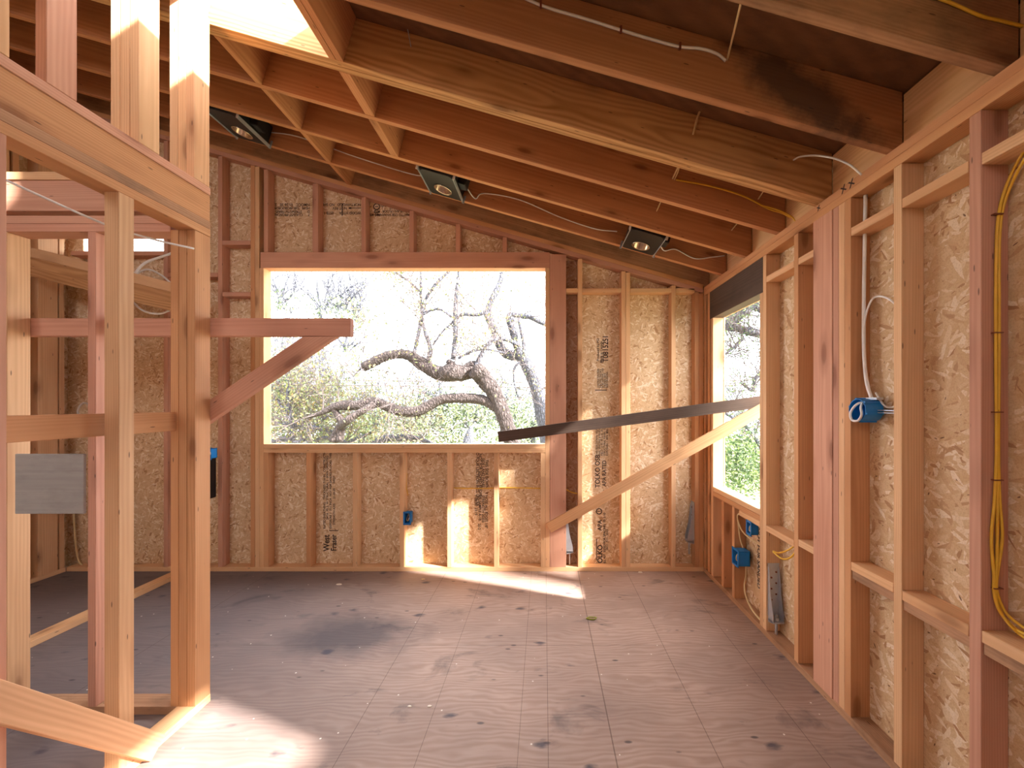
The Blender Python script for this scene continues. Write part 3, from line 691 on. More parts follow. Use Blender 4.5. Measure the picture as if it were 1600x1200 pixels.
cab('yellow cable ends curling out under the dusty block by the side window', [(1.497, 2.40, .665), (1.478, 2.46, .60), (1.46, 2.53, .555), (1.445, 2.572, .55)], .005, 'yellow')
cab('second yellow cable end curling lower under the same dusty block', [(1.497, 2.39, .64), (1.475, 2.44, .56), (1.46, 2.50, .53), (1.445, 2.57, .545)], .005, 'yellow')
# cables under the side window
cab('cream cable dropping from the sill block into the larger blue box', [(1.43, 2.952, .69), (1.425, 3.0, .66), (1.43, 3.0, .60), (1.435, 2.985, .50), (1.45, 2.97, .43)], .0055, 'cream')
cab('cream cable looping from the larger blue box cable to the near stud', [(1.425, 3.0, .63), (1.435, 2.95, .56), (1.45, 2.85, .53), (1.47, 2.76, .52), (1.48, 2.70, .50)], .005, 'cream')
cab('cream cable hanging from the larger blue box to the floor plate', [(1.465, 2.96, .33), (1.462, 2.95, .24), (1.45, 2.95, .16), (1.44, 2.90, .10), (1.43, 2.80, .065), (1.43, 2.67, .05)], .006, 'cream')
# back wall bits
cab('yellow cable rising from the small blue outlet box', [(-1.22, 3.66, .66), (-1.232, 3.655, .72), (-1.236, 3.66, .80), (-1.236, 3.68, .86)], .0035, 'yellow')
cab('yellow cable running across the panels below the big window', [(-.815, 3.684, .72), (-.60, 3.684, .716), (-.30, 3.684, .722), (-.03, 3.684, .716)], .005, 'yellow')
cab('yellow cable crossing the dark gap right of the wide post', [(.20, 3.665, .71), (.25, 3.66, .685), (.299, 3.66, .675)], .005, 'yellow')
cab('white cable rod slanting from the upper left down to the corner post', [tuple(PX(8, 281, 1.5)), tuple(PX(163, 350, 1.68)), tuple(PX(240, 374, 1.8)), tuple(PX(303, 388.5, 1.93))], .0045, 'white')
cab('pale cable looping behind the posts under the slot window', [tuple(PX(205, 435, 3.4)), tuple(PX(225, 412, 3.4)), tuple(PX(250, 402, 3.4)), tuple(PX(280, 392, 3.4))], .010, 'white')
cab('second pale cable sagging below the slot window behind the posts', [tuple(PX(205, 432, 3.45)), tuple(PX(230, 421, 3.45)), tuple(PX(255, 432, 3.45)), tuple(PX(275, 452, 3.45))], .008, 'white')
cab('pale cable hanging beneath the low sloping beam', [tuple(PX(205, 470, 3.4)), tuple(PX(225, 486, 3.4)), tuple(PX(250, 490, 3.4)), tuple(PX(275, 480, 3.4))], .008, 'white')
cab('white cable bent into a hook above the grey plywood scrap', [tuple(PX(124, 655, 3.684)), tuple(PX(122, 640, 3.684)), tuple(PX(130, 630, 3.684)), tuple(PX(142, 632, 3.684))], .008, 'white')
cab('cream cable on the far left stud above the floor', [tuple(PX(115, 800, 3.66)), tuple(PX(118, 850, 3.66)), tuple(PX(123, 876, 3.66)), tuple(PX(134, 888, 3.65))], .008, 'cream')

# ------------------------------------------------------------------ blue electrical boxes
def elbox(name, c, dims, face, lab, hole=True, group=None):
    """open-fronted box; face = '-X' or '-Y' towards the room"""
    e = empty(name, c); tag(e, lab, 'electrical box', group)
    w, h, d = dims; t = .003
    def conv(l):
        if face == '-Y': return l
        return [((y[0], y[1]), (x[0], x[1]), z) for x, y, z in l]
    walls = [((-w/2, w/2), (d-t, d), (-h/2, h/2)), ((-w/2, -w/2+t), (0, d), (-h/2, h/2)), ((w/2-t, w/2), (0, d), (-h/2, h/2)),
             ((-w/2, w/2), (0, d), (-h/2, -h/2+t)), ((-w/2, w/2), (0, d), (h/2-t, h/2))]
    bm = bmesh.new(); boxes_bm(bm, conv(walls)); o = link('box_body', mesh_of(bm, 'b'), M['blue']); o.parent = e
    rim = [((-w/2-.006, w/2+.006), (-.003, .001), (h/2-.004, h/2+.010)), ((-w/2-.006, w/2+.006), (-.003, .001), (-h/2-.010, -h/2+.004)),
           ((-w/2-.008, -w/2+.004), (-.003, .001), (-h/2-.010, h/2+.010)), ((w/2-.004, w/2+.008), (-.003, .001), (-h/2-.010, h/2+.010))]
    bm = bmesh.new(); boxes_bm(bm, conv(rim)); o = link('front_flange', mesh_of(bm, 'b'), M['blue']); o.parent = e
    bm = bmesh.new()
    pts = [(-w*.2, d*.8, h*.3), (w*.25, d*.3, h*.1), (w*.1, d*.15, -h*.25), (-w*.22, d*.4, -h*.2), (-w*.1, d*.6, h*.2)]
    if face == '-X': pts = [(p[1], p[0], p[2]) for p in pts]
    tube_bm(bm, smoothpts(pts, 5), .004, 6); o = link('wire', mesh_of(bm, 'w', True), M['cream']); o.parent = e
    return e
elbox('outlet_box', (-1.208, 3.598, .470), (.052, .098, .07), '-Y', 'small blue outlet box on a stud below the big window')
elbox('outlet_box', (1.395, 2.775, .635), (.055, .080, .05), '-X', 'small blue outlet box near the side window sill')
elbox('junction_box', (1.385, 2.950, .372), (.085, .105, .085), '-X', 'larger closed-looking blue box low under the side window')
elbox('outlet_box', (-2.83, 3.43, 1.06), (.05, .085, .07), '-Y', 'blue box with silver fitting just right of the corner post')
bm = bmesh.new(); boxes_bm(bm, [((-2.91, -2.885), (3.42, 3.59), (.66, 1.01))]); bmesh.ops.bevel(bm, geom=bm.edges[:], offset=.004, segments=2, affect='EDGES')
o = link('breaker_panel', mesh_of(bm, 'p'), M['black']); tag(o, 'narrow black panel edge beside the corner post under the blue box', 'electrical panel')
bm = bmesh.new(); tube_bm(bm, [(-2.83, 3.43, 1.06), (-2.80, 3.40, 1.065), (-2.785, 3.40, 1.065)], [.016, .018, .012], 12)
o = link('conduit_connector', mesh_of(bm, 'p', True), M['silver']); tag(o, 'small silver connector on the blue box by the corner post', 'fitting')
# round blue box
e = empty('round_box', (1.40, 1.823, 1.452)); tag(e, 'round blue electrical box with a white cable loop on the right wall', 'electrical box')
bm = bmesh.new(); n = 36; prof = [(.050, 0), (.0475, 0), (.0465, .072), (0, .074)]
prof2 = [(.050, .0), (.050, .078), (0, .078)]
for pr in (prof, prof2):
    rg = [[bm.verts.new((z, r*math.cos(2*math.pi*i/n), r*math.sin(2*math.pi*i/n))) for i in range(n)] for r, z in pr if r > 0]
    cc = bm.verts.new((pr[-1][1], 0, 0))
    for j in range(len(rg)-1):
        for i in range(n): bm.faces.new((rg[j][i], rg[j][(i+1) % n], rg[j+1][(i+1) % n], rg[j+1][i]))
    for i in range(n): bm.faces.new((rg[-1][i], rg[-1][(i+1) % n], cc))
for a in (0, 1, 2, 3, 4, 5):
    an = a*math.pi/3+.3; y, z = .052*math.cos(an), .052*math.sin(an)
    boxes_bm(bm, [((.002, .076), (y-.004, y+.004), (z-.004, z+.004))])
o = link('box_body', mesh_of(bm, 'b'), M['blue']); o.parent = e
bm = bmesh.new(); tube_bm(bm, smoothpts([(.06, -.01, .035), (.01, .005, .030), (-.012, .022, -.01), (-.014, .012, -.044), (-.010, -.018, -.046), (-.006, -.034, -.02), (0, -.022, .012), (.02, -.01, .03), (.06, 0, .02)], 6), .0052, 8)
o = link('cable_loop', mesh_of(bm, 'w', True), M['white']); o.parent = e; o['label'] = 'white cable loop'
bm = bmesh.new(); boxes_bm(bm, [((.045, .075), (-.052, .05), (.046, .056)), ((.05, .062), (-.17, -.05), (-.002, .002)), ((.05, .062), (-.17, -.05), (-.012, -.009))])
o = link('mounting_bar', mesh_of(bm, 'w'), M['silver']); o.parent = e

# ------------------------------------------------------------------ steel hold-downs
def holddown(base, ax_w, ax_out, lab, flip=1):
    """strap on a stud side; ax_w = direction across the strap, ax_out = direction away from the stud"""
    e = empty('hold_down', base); tag(e, lab, 'hold-down bracket', 'steel hold-downs')
    aw, ao = Vector(ax_w), Vector(ax_out)
    def P(u, v, z): return aw*u+ao*v+Vector((0, 0, z))
    def plate(name, poly, mat, th):      # poly: list of (v,z), swept across u
        bm = bmesh.new(); lo = [bm.verts.new(P(-th, v, z)) for v, z in poly]; hi = [bm.verts.new(P(th, v, z)) for v, z in poly]
        bm.faces.new(lo); bm.faces.new(hi[::-1])
        for i in range(len(poly)):
            j = (i+1) % len(poly); bm.faces.new((lo[j], lo[i], hi[i], hi[j]))
        o = link(name, mesh_of(bm, name), M[mat]); o.parent = e; return o
    plate('back_plate', [(.001, .10), (.004, .10), (.004, .43), (.001, .43)], 'silver', .036)
    for s in (-1, 1):
        bm = bmesh.new()
        poly = [(.004, .06), (.058, .075), (.060, .12), (.030, .24), (.012, .40), (.004, .42)]
        a_ = [bm.verts.new(P(s*.034, v, z)) for v, z in poly]; b_ = [bm.verts.new(P(s*.031, v, z)) for v, z in poly]
        bm.faces.new(a_); bm.faces.new(b_[::-1])
        for i in range(len(poly)):
            j = (i+1) % len(poly); bm.faces.new((a_[j], a_[i], b_[i], b_[j]))
        o = link('side_flange', mesh_of(bm, 'f'), M['silver']); o.parent = e
    bm = bmesh.new()
    vs8 = [bm.verts.new(P(u, v, z)) for u in (-.034, .034) for v in (.004, .062) for z in (.075, .085)]
    for q in ((0, 1, 3, 2), (4, 6, 7, 5), (0, 4, 5, 1), (2, 3, 7, 6), (0, 2, 6, 4), (1, 5, 7, 3)): bm.faces.new([vs8[i] for i in q])
    o = link('seat_plate', mesh_of(bm, 's'), M['silver']); o.parent = e
    bm = bmesh.new(); tube_bm(bm, [P(0, .034, -.04), P(0, .034, .12)], .008, 10); o = link('anchor_rod', mesh_of(bm, 'r', True), M['silver']); o.parent = e
    bm = bmesh.new(); tube_bm(bm, [P(0, .034, .086), P(0, .034, .104)], .017, 6); o = link('nut', mesh_of(bm, 'n'), M['silver']); o.parent = e
    for k in range(6):
        bm = bmesh.new(); c = P((-.015, .015)[k % 2], .004, .20+.035*k); tube_bm(bm, [c, c+ao*.004], .006, 6); o = link('screw', mesh_of(bm, 'n'), M['rust']); o.parent = e
    return e
holddown((1.455, 2.587, T+.002), (1, 0, 0), (0, -1, 0), 'grey steel hold-down low on the right-wall stud past the side window')
holddown((1.332, 3.645, T+.14), (0, 1, 0), (-1, 0, 0), 'grey steel hold-down on the corner stud of the back wall')
holddown((.196, 3.640, T+.05), (0, 1, 0), (1, 0, 0), 'bright steel hold-down in the gap beside the wide post')

# ------------------------------------------------------------------ printing on the strand board and timbers
def txt(s, size, u, v, parent, face='Y', rot=0, at=None, flip=False, bold=0, align='LEFT', sx=1, label='printed_stamp'):
    cu = bpy.data.curves.new('t', 'FONT'); cu.body = s; cu.size = size; cu.extrude = .0004; cu.align_x = align; cu.offset = bold
    tmp = bpy.data.objects.new('t', cu); COL.objects.link(tmp)
    dg = bpy.context.evaluated_depsgraph_get(); me = bpy.data.meshes.new_from_object(tmp.evaluated_get(dg))
    bpy.data.objects.remove(tmp); me.materials.clear(); me.transform(Matrix.Diagonal((sx, 1, 1, 1)))
    o = bpy.data.objects.new(label, me); COL.objects.link(o); me.materials.append(M['ink'])
    if face == 'Y': Mx = Matrix.Translation((u, at, v)) @ Matrix.Rotation(math.pi/2, 4, 'X') @ Matrix.Rotation(rot, 4, 'Z')
    else: Mx = Matrix.Translation((at, u, v)) @ Matrix.Rotation(-math.pi/2, 4, 'Z') @ Matrix.Rotation(math.pi/2, 4, 'X') @ Matrix.Rotation(rot, 4, 'Z')
    if parent: o.parent = parent
    o.matrix_basis = Mx
    if parent:
        o.matrix_parent_inverse = Matrix.Identity(4); o.matrix_basis = parent.matrix_basis.inverted() @ Mx
    return o
H = math.pi/2; AY = YBo-.0008
q = lambda px: (px-850)*YBo/F
zq = lambda py: EYE+(631-py)*YBo/F
def wt(s, size, px, py, rot, bold=0, sx=1): return txt(s, size, q(px), zq(py), wall_back, 'Y', rot, AY, bold=bold, sx=sx)
wt('West', .076, 514.5, 861, H, .0016, .86); wt('Fraser', .070, 525.5, 861, H, .0016, .84)
wt('|', .09, 525, 831, H)
for s_, px, py, z in (('RATED SHEATHING   THICKNESS 7/16 IN   CONSTRUCTION', 508.5, 826, .027), ('24/16  PS 2  W STRUCTURAL 1  SPAN ORIENTED', 513, 812, .027),
                      ('EXPOSURE 1  7/16 INCH  NOT FOR SANDED FLOORS  THIS SIDE', 518, 826, .026), ('STRENGTH AXIS      21-23-20      WEST', 523.5, 820, .026)):
    wt(s_, z, px, py, H, .0006)
for s_, px, py in (('O POUR LECTRON INCL UNDER', 744, 707), ('NOT FOR SLOPED ROOFS', 748.5, 709), ('SIDE LAND PANEL', 753, 716), ('THIS SIDE DOWN', 758.5, 718)):
    wt(s_, .036, px, py, -H, .0006, .92)
for s_, px, py in (('1-26-26  23:19', 742, 773), ('SEE SAMPLE A-10', 748, 773), ('STRENGTH 20203', 753, 774), ('T NOSE ALL EDGES 1/8"', 758, 769), ('20-2', 747, 818)):
    wt(s_, .034, px, py, -H, .0006, .92)
# stamps on the boards above the window: upside down
for s_, px, py, sz in (('NMOCC   01:26 20   22:24', 484, 318, .036), ('HDPS   GBS BIOBUCEOR ETV', 484, 323.5, .032), ('D      STRENGTH FIBRES', 484, 329, .032), ('7      CLASS/ST-PROSCALE', 484, 334, .032)):
    wt(s_, sz, px, py, math.pi, .0006, .92)
for s_, px, py in (('NORTHWOOD   NO SHIM OR', 564, 318), ('               NOT REV', 564, 323.5), ('WOOD HTUA      ESTB 1', 564, 331)):
    wt(s_, .034, px, py, math.pi, .0006, .9)
for s_, px, py in (('     OF CODE STAND', 640, 319.5), ('ST GRD1 12', 634, 323.5), ('TO / PLAN / FLOOR   PS 2', 640, 328.5), ('MATTO OSB SWARNING MILL 480', 640, 334)):
    wt(s_, .032, px, py, math.pi, .0006, .88)
bm = bmesh.new()
def ib(x0, x1, z0, z1): boxes_bm(bm, [((min(q(x0), q(x1)), max(q(x0), q(x1))), (AY-.0004, AY+.0006), (min(zq(z0), zq(z1)), max(zq(z0), zq(z1))))])
ib(534, 535.5, 318, 337); ib(531, 538, 318, 319); ib(547, 564, 324.6, 325.6); ib(545, 549, 324, 326.4)
ib(929.5, 948, 609.0, 610.2); ib(931.5, 932.8, 842, 876)
for cx, cz, R_ in ((588.5, 323, 4.6), (936, 799, 4.2)):
    n = 24
    for i in range(n):
        a = 2*math.pi*i/n
        x_, z_ = q(cx)+R_*YBo/F*math.cos(a), zq(cz)+R_*YBo/F*math.sin(a)
        boxes_bm(bm, [((x_-.0042, x_+.0042), (AY-.0004, AY+.0006), (z_-.0042, z_+.0042))])
ib(586, 591, 322.3, 323.5); ib(933.5, 938.5, 798.3, 799.5)
o = link('printed_mark', mesh_of(bm, 'mk'), M['ink']); o.parent = wall_back
wt('480', .036, 594, 329, math.pi, .001); wt('480', .03, 594, 334, math.pi, .001)
wt('TOLKO', .062, 941, 886, H, .002, .95); wt('APA', .052, 940, 829, H, .0014)
wt('T08152S1', .070, 950, 566, H, .0014, .86)
for s_, px, py in (('Produced by PS2', 936, 564), ('Made in Canada', 941, 567)): wt(s_, .03, px, py, H, .0006)
for i, px in enumerate((936, 939.5, 943, 946.5, 950)): wt(('CONSTRUCTION PANEL', 'SHEATHING SPAN 24/16', 'RATED EXPOSURE 1 OSB', 'THICKNESS .438 IN', 'SIZED FOR SPACING')[i], .024, px, 606, H, .0006, .66)
for i, px in enumerate((934, 938, 942, 946, 950)):
    wt(('THIS SIDE DOWN  NOTICE', 'NAIL SPACING 6 IN EDGES', 'FIELD 12 IN  PS 2-10  HUD', 'STRUCTURAL PANEL  32/16', 'EXPOSURE 1  APA  MILL 000')[i], .026, px, 712, H, .0004, .9)
wt('TOLKO OSB', .060, 937, 762, H, .0012, .9); wt('APA RATED', .05, 947, 760, H, .001, .9)
wt('MILL 428  SIZED FOR SPACING  PS 2-10', .028, 946, 884, H, .0008); wt('24/16  7/16  23:22', .026, 950, 860, H, .0006)
wt('en', .07, 892, 789, math.pi, .002)
for i in range(4):
    txt(('NOT FOR SANDED', 'EXPOSURE 1 HD', 'PS 2 RATED OSB', 'SIZED SPACING')[i], .05, 2.86-.045*i, .62, wall_right, 'X', -H, XRo-.0008, bold=.0012)
# faint grade stamps on the plates and beam
for y_, c_ in ((1.93, 'X'), (1.88, 'X'), (2.10, 'x')):
    txt(c_, .045, y_, 2.472, plate_marked, 'X', .3, XR-.0008, bold=.001, label='pencil_mark')

# ------------------------------------------------------------------ trees outside
def limb(bm, pix, Y, rpx, wob=.07, seg=12):
    """pix: list of (px, py[, dY]) bearings of the branch's centre line; rpx: radii in photo pixels"""
    pts = [PX(p[0], p[1], Y+(p[2] if len(p) > 2 else 0)) for p in pix]
    n = 5; sp = smoothpts(pts, n); k = Y/F
    if not isinstance(rpx, (list, tuple)): rpx = [rpx]*len(pts)
    rr = []
    for i in range(len(sp)):
        t = i/n; a = min(int(t), len(rpx)-2); f = t-a
        rr.append((rpx[a]*(1-f)+rpx[a+1]*f)*k)
    tube_bm(bm, sp, rr, seg, True, wob)
    return sp
def twigs(bm, tips, start, d, length, r, depth):
    n = rnd.randint(3, 5); p = Vector(start); pts = [p.copy()]; dd = Vector(d).normalized()
    for i in range(n):
        dd = (dd+Vector((rnd.uniform(-.45, .45), rnd.uniform(-.35, .35), rnd.uniform(-.3, .42)))).normalized()
        p = p+dd*length/n; pts.append(p.copy())
    tube_bm(bm, pts, [r*(1-.75*i/n) for i in range(n+1)], 4, False)
    if depth > 0:
        for i in range(1, n+1):
            for _ in range(rnd.choice((1, 1, 2))):
                d2 = (dd+Vector((rnd.uniform(-1, 1), rnd.uniform(-.8, .8), rnd.uniform(-.8, 1)))).normalized()
                twigs(bm, tips, pts[i], d2, length*rnd.uniform(.45, .75), r*.5, depth-1)
    tips.extend(pts[1:])
def leaves(bm, pts, per, spread, size):
    for p in pts:
        for _ in range(per):
            c = Vector(p)+Vector((rnd.gauss(0, spread), rnd.gauss(0, spread), rnd.gauss(0, spread)))
            e1 = Vector((rnd.gauss(0, 1), rnd.gauss(0, 1), rnd.gauss(0, 1))).normalized(); e2 = e1.orthogonal().normalized()
            s = size*rnd.uniform(.6, 1.3)
            bm.faces.new([bm.verts.new(c+e1*s), bm.verts.new(c+e2*s*.45), bm.verts.new(c-e1*s), bm.verts.new(c-e2*s*.45)])
def leafmesh(name, bm, mat, parent):
    me = bpy.data.meshes.new(name); bm.to_mesh(me); bm.free()
    return tag(link(name, me, M[mat], parent), kind='stuff')

# the nearest oak: leaning trunk, cut limb and long sweeping limb
oak = empty('oak_tree', tuple(PX(812, 1000, 7))); tag(oak, 'old oak outside the big window with a sawn-off limb and a long sweeping branch', 'tree', 'trees outside')
Yo = 7.0
bm = bmesh.new(); tr = limb(bm, [(850, 900), (830, 780), (800, 690), (791, 660), (775, 618), (760, 598), (752, 585)], Yo, [22, 18, 13, 12, 12, 13, 14]); link('trunk', mesh_of(bm, 'trunk', True), M['bark'], oak)
bm = bmesh.new(); l1 = limb(bm, [(752, 586), (741, 577, .1), (725, 583), (705, 582, -.1), (691, 584), (672, 577), (655, 566), (640, 556), (622, 553), (600, 558), (567, 574)], Yo, [12, 14, 12, 14, 12, 10, 10, 8, 7.5, 7.5, 7.5]); link('sawn_limb', mesh_of(bm, 'limb', True), M['bark'], oak)
bm = bmesh.new(); l2 = limb(bm, [(783, 643), (768, 632), (750, 624), (718, 622), (690, 624), (670, 634), (650, 643), (625, 642), (605, 635), (583, 628), (560, 633), (540, 633), (522, 636), (500, 646), (480, 652)], Yo, [7, 8, 8, 8, 8, 8, 8.5, 8, 8, 8, 7.5, 8, 6, 3.5, 2]); link('sweeping_limb', mesh_of(bm, 'limb', True), M['bark'], oak)
bm = bmesh.new(); limb(bm, [(584, 632, -.1), (570, 640, -.2), (556, 648, -.2), (542, 658, -.2), (530, 668), (520, 690)], Yo, [6, 5, 5, 6, 6, 7]); limb(bm, [(522, 638), (528, 650), (534, 662), (530, 690)], Yo, [5, 5, 6, 6]); link('side_limb', mesh_of(bm, 'limb', True), M['bark'], oak)
bm = bmesh.new(); n_ = PX(742, 578, Yo-.1); tube_bm(bm, smoothpts([PX(738, 590, Yo-.1), PX(748, 580, Yo-.12), PX(752, 570, Yo-.1)], 4), [.09, .10, .11, .12, .12, .12, .11, .09, .05], 12, True, .1)
link('burl', mesh_of(bm, 'burl', True), M['bark'], oak)
bm = bmesh.new(); limb(bm, [(712, 580, -.05), (705, 570, -.08), (700, 564, -.05)], Yo, [8, 7, 4]); link('branch_stub', mesh_of(bm, 'stub', True), M['bark'], oak)
bm = bmesh.new(); up = []
for pts, r in (([(647, 552), (652, 530), (657, 505), (662, 480), (665, 468), (680, 445), (700, 425), (715, 405), (725, 385)], [3, 3, 3, 3, 2.5, 2.5, 2.5, 2, 2]),
               ([(668, 566), (672, 545), (665, 520), (660, 500), (658, 470), (658, 430), (660, 400)], [3.5, 3.5, 3, 2.5, 2, 2, 1.5]),
               ([(708, 562), (712, 520), (711, 490), (713, 460), (716, 430), (715, 400)], [4, 4, 3.5, 3, 2, 1.5]),
               ([(742, 575), (752, 555), (762, 540), (775, 528)], [4, 4, 3.5, 3]),
               ([(676, 540), (690, 520), (705, 505), (722, 492), (745, 492), (758, 488)], [1.5, 1.5, 2, 2.5, 3, 3]),
               ([(660, 492), (675, 484), (690, 484), (705, 495)], [2, 2, 2, 2]), ([(656, 455), (640, 440), (622, 428), (612, 418)], [1.8, 1.6, 1.4, 1]),
               ([(716, 560), (735, 550), (760, 546), (790, 552)], [2, 1.7, 1.6, 1.4]), ([(567, 572), (560, 580), (552, 588), (545, 592)], [1.2, 1, .8, .6])):
    up.append(limb(bm, pts, Yo, r, .04, 8))
link('upright_branches', mesh_of(bm, 'b', True), M['bark2'], oak)
bm = bmesh.new(); tips = []
for src, cnt in ((l1, 9), (l2, 14)):
    for _ in range(cnt):
        p = rnd.choice(src); twigs(bm, tips, p, (rnd.uniform(-.7, .5), rnd.uniform(-.3, .3), rnd.choice((1, 1, -.6))), rnd.uniform(.6, 1.1), .011, 2)
for src in up:
    for _ in range(6):
        p = rnd.choice(src); twigs(bm, tips, p, (rnd.uniform(-.9, .6), rnd.uniform(-.4, .4), rnd.uniform(-.1, 1)), rnd.uniform(.6, 1.2), .010, 2)
me = mesh_of(bm, 'twigs'); tag(link('twigs', me, M['twig'], oak), kind='stuff')
bm = bmesh.new(); leaves(bm, [t for t in tips if rnd.random() < .30], 1, .07, .028); leafmesh('foliage', bm, 'leaf_pale', oak)

# the second trunk by the right side of the window
t2 = empty('forked_tree', tuple(PX(880, 1000, 8))); tag(t2, 'blue-grey forked tree leaning at the right side of the big window', 'tree', 'trees outside')
bm = bmesh.new(); limb(bm, [(900, 900), (872, 760), (850, 660), (843, 625), (833, 590), (820, 562), (806, 550)], 8, [20, 16, 11, 11, 11, 12, 10]); link('trunk', mesh_of(bm, 'trunk', True), M['bark2'], t2)
bm = bmesh.new(); a1 = limb(bm, [(806, 556), (792, 553), (784, 545), (775, 526), (768, 506), (762, 492), (766, 474), (775, 456), (782, 440), (785, 422), (790, 395)], 8, [8, 8, 7, 6.5, 6.5, 6, 4.5, 5, 4, 3, 2.5])
link('left_fork', mesh_of(bm, 'f', True), M['bark2'], t2)
bm = bmesh.new(); a2 = limb(bm, [(818, 560), (808, 540), (803, 520), (797, 498), (800, 492), (815, 494), (830, 496), (846, 504), (870, 512)], 8, [8, 6.5, 7, 7, 5, 4, 4, 4, 4]); link('right_fork', mesh_of(bm, 'f', True), M['bark2'], t2)
bm = bmesh.new(); a3 = limb(bm, [(810, 497), (814, 515), (818, 535), (820, 555)], 7.8, [2.5, 3, 3, 3], .04, 8); a4 = limb(bm, [(812, 540), (795, 532), (782, 530), (768, 534), (755, 548)], 7.8, [3, 3, 3.5, 4, 3], .04, 8)
a5 = limb(bm, [(812, 566), (804, 575), (803, 590), (806, 610), (812, 625)], 7.7, [2, 2, 1.6, 1.3, 1], .04, 8); link('thin_branches', mesh_of(bm, 'f', True), M['bark2'], t2)
bm = bmesh.new(); tips = []
for src in (a1, a2, a4, a5):
    for _ in range(9): twigs(bm, tips, rnd.choice(src), (rnd.uniform(-.9, .9), rnd.uniform(-.4, .4), rnd.uniform(-.4, 1)), rnd.uniform(.6, 1.3), .010, 2)
tag(link('twigs', mesh_of(bm, 'twigs'), M['twig'], t2), kind='stuff')
bm = bmesh.new(); leaves(bm, [t for t in tips if rnd.random() < .3], 1, .08, .028); leafmesh('foliage', bm, 'leaf_pale', t2)
bm = bmesh.new(); limb(bm, [(726, 760), (730, 700), (734, 680), (737, 664)], 9, [12, 9, 7, 1.5]); o = link('tree_stump', mesh_of(bm, 's', True), M['bark2']); tag(o, 'pointed dark broken trunk just above the big window sill', 'tree')

# low brushy tree at the lower left of the window
def brush(name, lab, segs, Y, leafpts, mats, cnt, tl, per=1, ls=.03, frac=.3, depth=2, bk='bark2'):
    e = empty(name, tuple(PX(segs[0][0][0][0], 1000, Y))); tag(e, lab, 'tree', 'trees outside')
    bm = bmesh.new(); srcs = [limb(bm, p, Y, r, .05, 8) for p, r in segs]
    link('branches', mesh_of(bm, 'b', True), M[bk], e)
    bm = bmesh.new(); tips = []
    for src in srcs:
        for _ in range(cnt): twigs(bm, tips, rnd.choice(src), (rnd.uniform(-1, 1), rnd.uniform(-.5, .5), rnd.uniform(-.4, 1)), rnd.uniform(.6, 1.2)*tl, .010*tl, depth)
    tag(link('twigs', mesh_of(bm, 'tw'), M['twig'], e), kind='stuff')
    bm = bmesh.new(); leaves(bm, [t for t in tips if rnd.random() < frac], per, .07*tl, ls)
    for (px, py, sx, sy, n, sz) in leafpts:
        leaves(bm, [PX(rnd.gauss(px, sx), rnd.gauss(py, sy), Y+rnd.uniform(-.5, .5)) for _ in range(n)], 1, .02, sz)
    leafmesh('foliage', bm, mats, e); return e
brush('shrubby_tree', 'brushy low tree with tangled twigs at the lower left of the big window',
      [([(440, 760), (452, 700), (458, 665), (442, 640), (430, 622)], [5, 5, 4, 4, 3]), ([(425, 662), (455, 663), (490, 668), (520, 674)], [3, 4, 4, 2]), ([(400, 700), (440, 686), (470, 690), (500, 660), (520, 645)], [4, 4, 3, 2, 1.5]),
       ([(463, 662), (452, 640), (450, 615), (453, 598)], [3, 3, 3, 1.5]), ([(560, 730), (590, 690), (630, 684), (660, 688), (690, 700)], [6, 6, 6, 4, 2]), ([(470, 720), (500, 685), (540, 690), (580, 676)], [4, 3, 3, 2])],
      7.6, [(470, 620, 30, 18, 500, .035), (520, 665, 60, 20, 900, .03)], 'leaf_pale', 16, 1.0, 1, .03, .35)
# right window trees
rt = brush('leaning_tree', 'thick leaning grey tree seen through the side window',
      [([(1290, 330), (1235, 420), (1205, 450), (1180, 470), (1158, 488), (1140, 505), (1120, 520)], [14, 12, 11, 10, 9, 8, 6]), ([(1100, 500), (1135, 510), (1153, 513), (1170, 518), (1187, 522), (1230, 540)], [5, 6, 6, 6.5, 6.5, 7]),
       ([(1165, 488), (1180, 480), (1200, 492), (1230, 500)], [4, 5, 4, 4]), ([(1230, 560), (1195, 580), (1180, 592), (1176, 610), (1160, 600)], [4, 4, 3.5, 3, 2]), ([(1230, 760), (1190, 700), (1165, 665), (1140, 650), (1120, 640)], [4, 3, 2.5, 2, 1]),
       ([(1120, 560), (1135, 552), (1150, 540), (1162, 528)], [1, 1.5, 2, 2])],
      6.5, [(1155, 705, 26, 22, 1800, .035), (1160, 745, 30, 22, 1800, .035), (1150, 610, 25, 30, 250, .025)], 'leaf_green', 22, .9, 1, .026, .3)

# distant pale trees
def far(lab, blobs, Y, mat, n, sz, name='distant_tree'):
    e = empty(name, tuple(PX(blobs[0][0], 700, Y))); e.location.z = -3.2; tag(e, lab, 'tree', 'distant trees')
    bm = bmesh.new(); b0 = PX(blobs[0][0], blobs[0][1], Y); tube_bm(bm, [(b0.x, Y, -3.2), (b0.x+.2, Y, 0), b0], [.3, .22, .08], 8)
    for (px, py, sx, sy) in blobs:
        for _ in range(7): twigs(bm, [], PX(px+rnd.uniform(-sx, sx)*.4, py+sy*.5, Y), (rnd.uniform(-1, 1), 0, 1), rnd.uniform(1, 2.4), .05, 2)
    link('trunk', mesh_of(bm, 't'), M['bark2'], e)
    bm = bmesh.new()
    for (px, py, sx, sy) in blobs:
        for _ in range(n):
            c = PX(rnd.gauss(px, sx), rnd.gauss(py, sy), Y+rnd.gauss(0, .8))
            leaves(bm, [c], 6, .12, sz)
    leafmesh('foliage', bm, mat, e)
far('distant pale green tree behind the left side of the big window', [(470, 640, 38, 24), (520, 620, 40, 22), (430, 660, 30, 26), (440, 590, 22, 20), (580, 660, 40, 20)], 16, 'leaf_far', 420, .07)
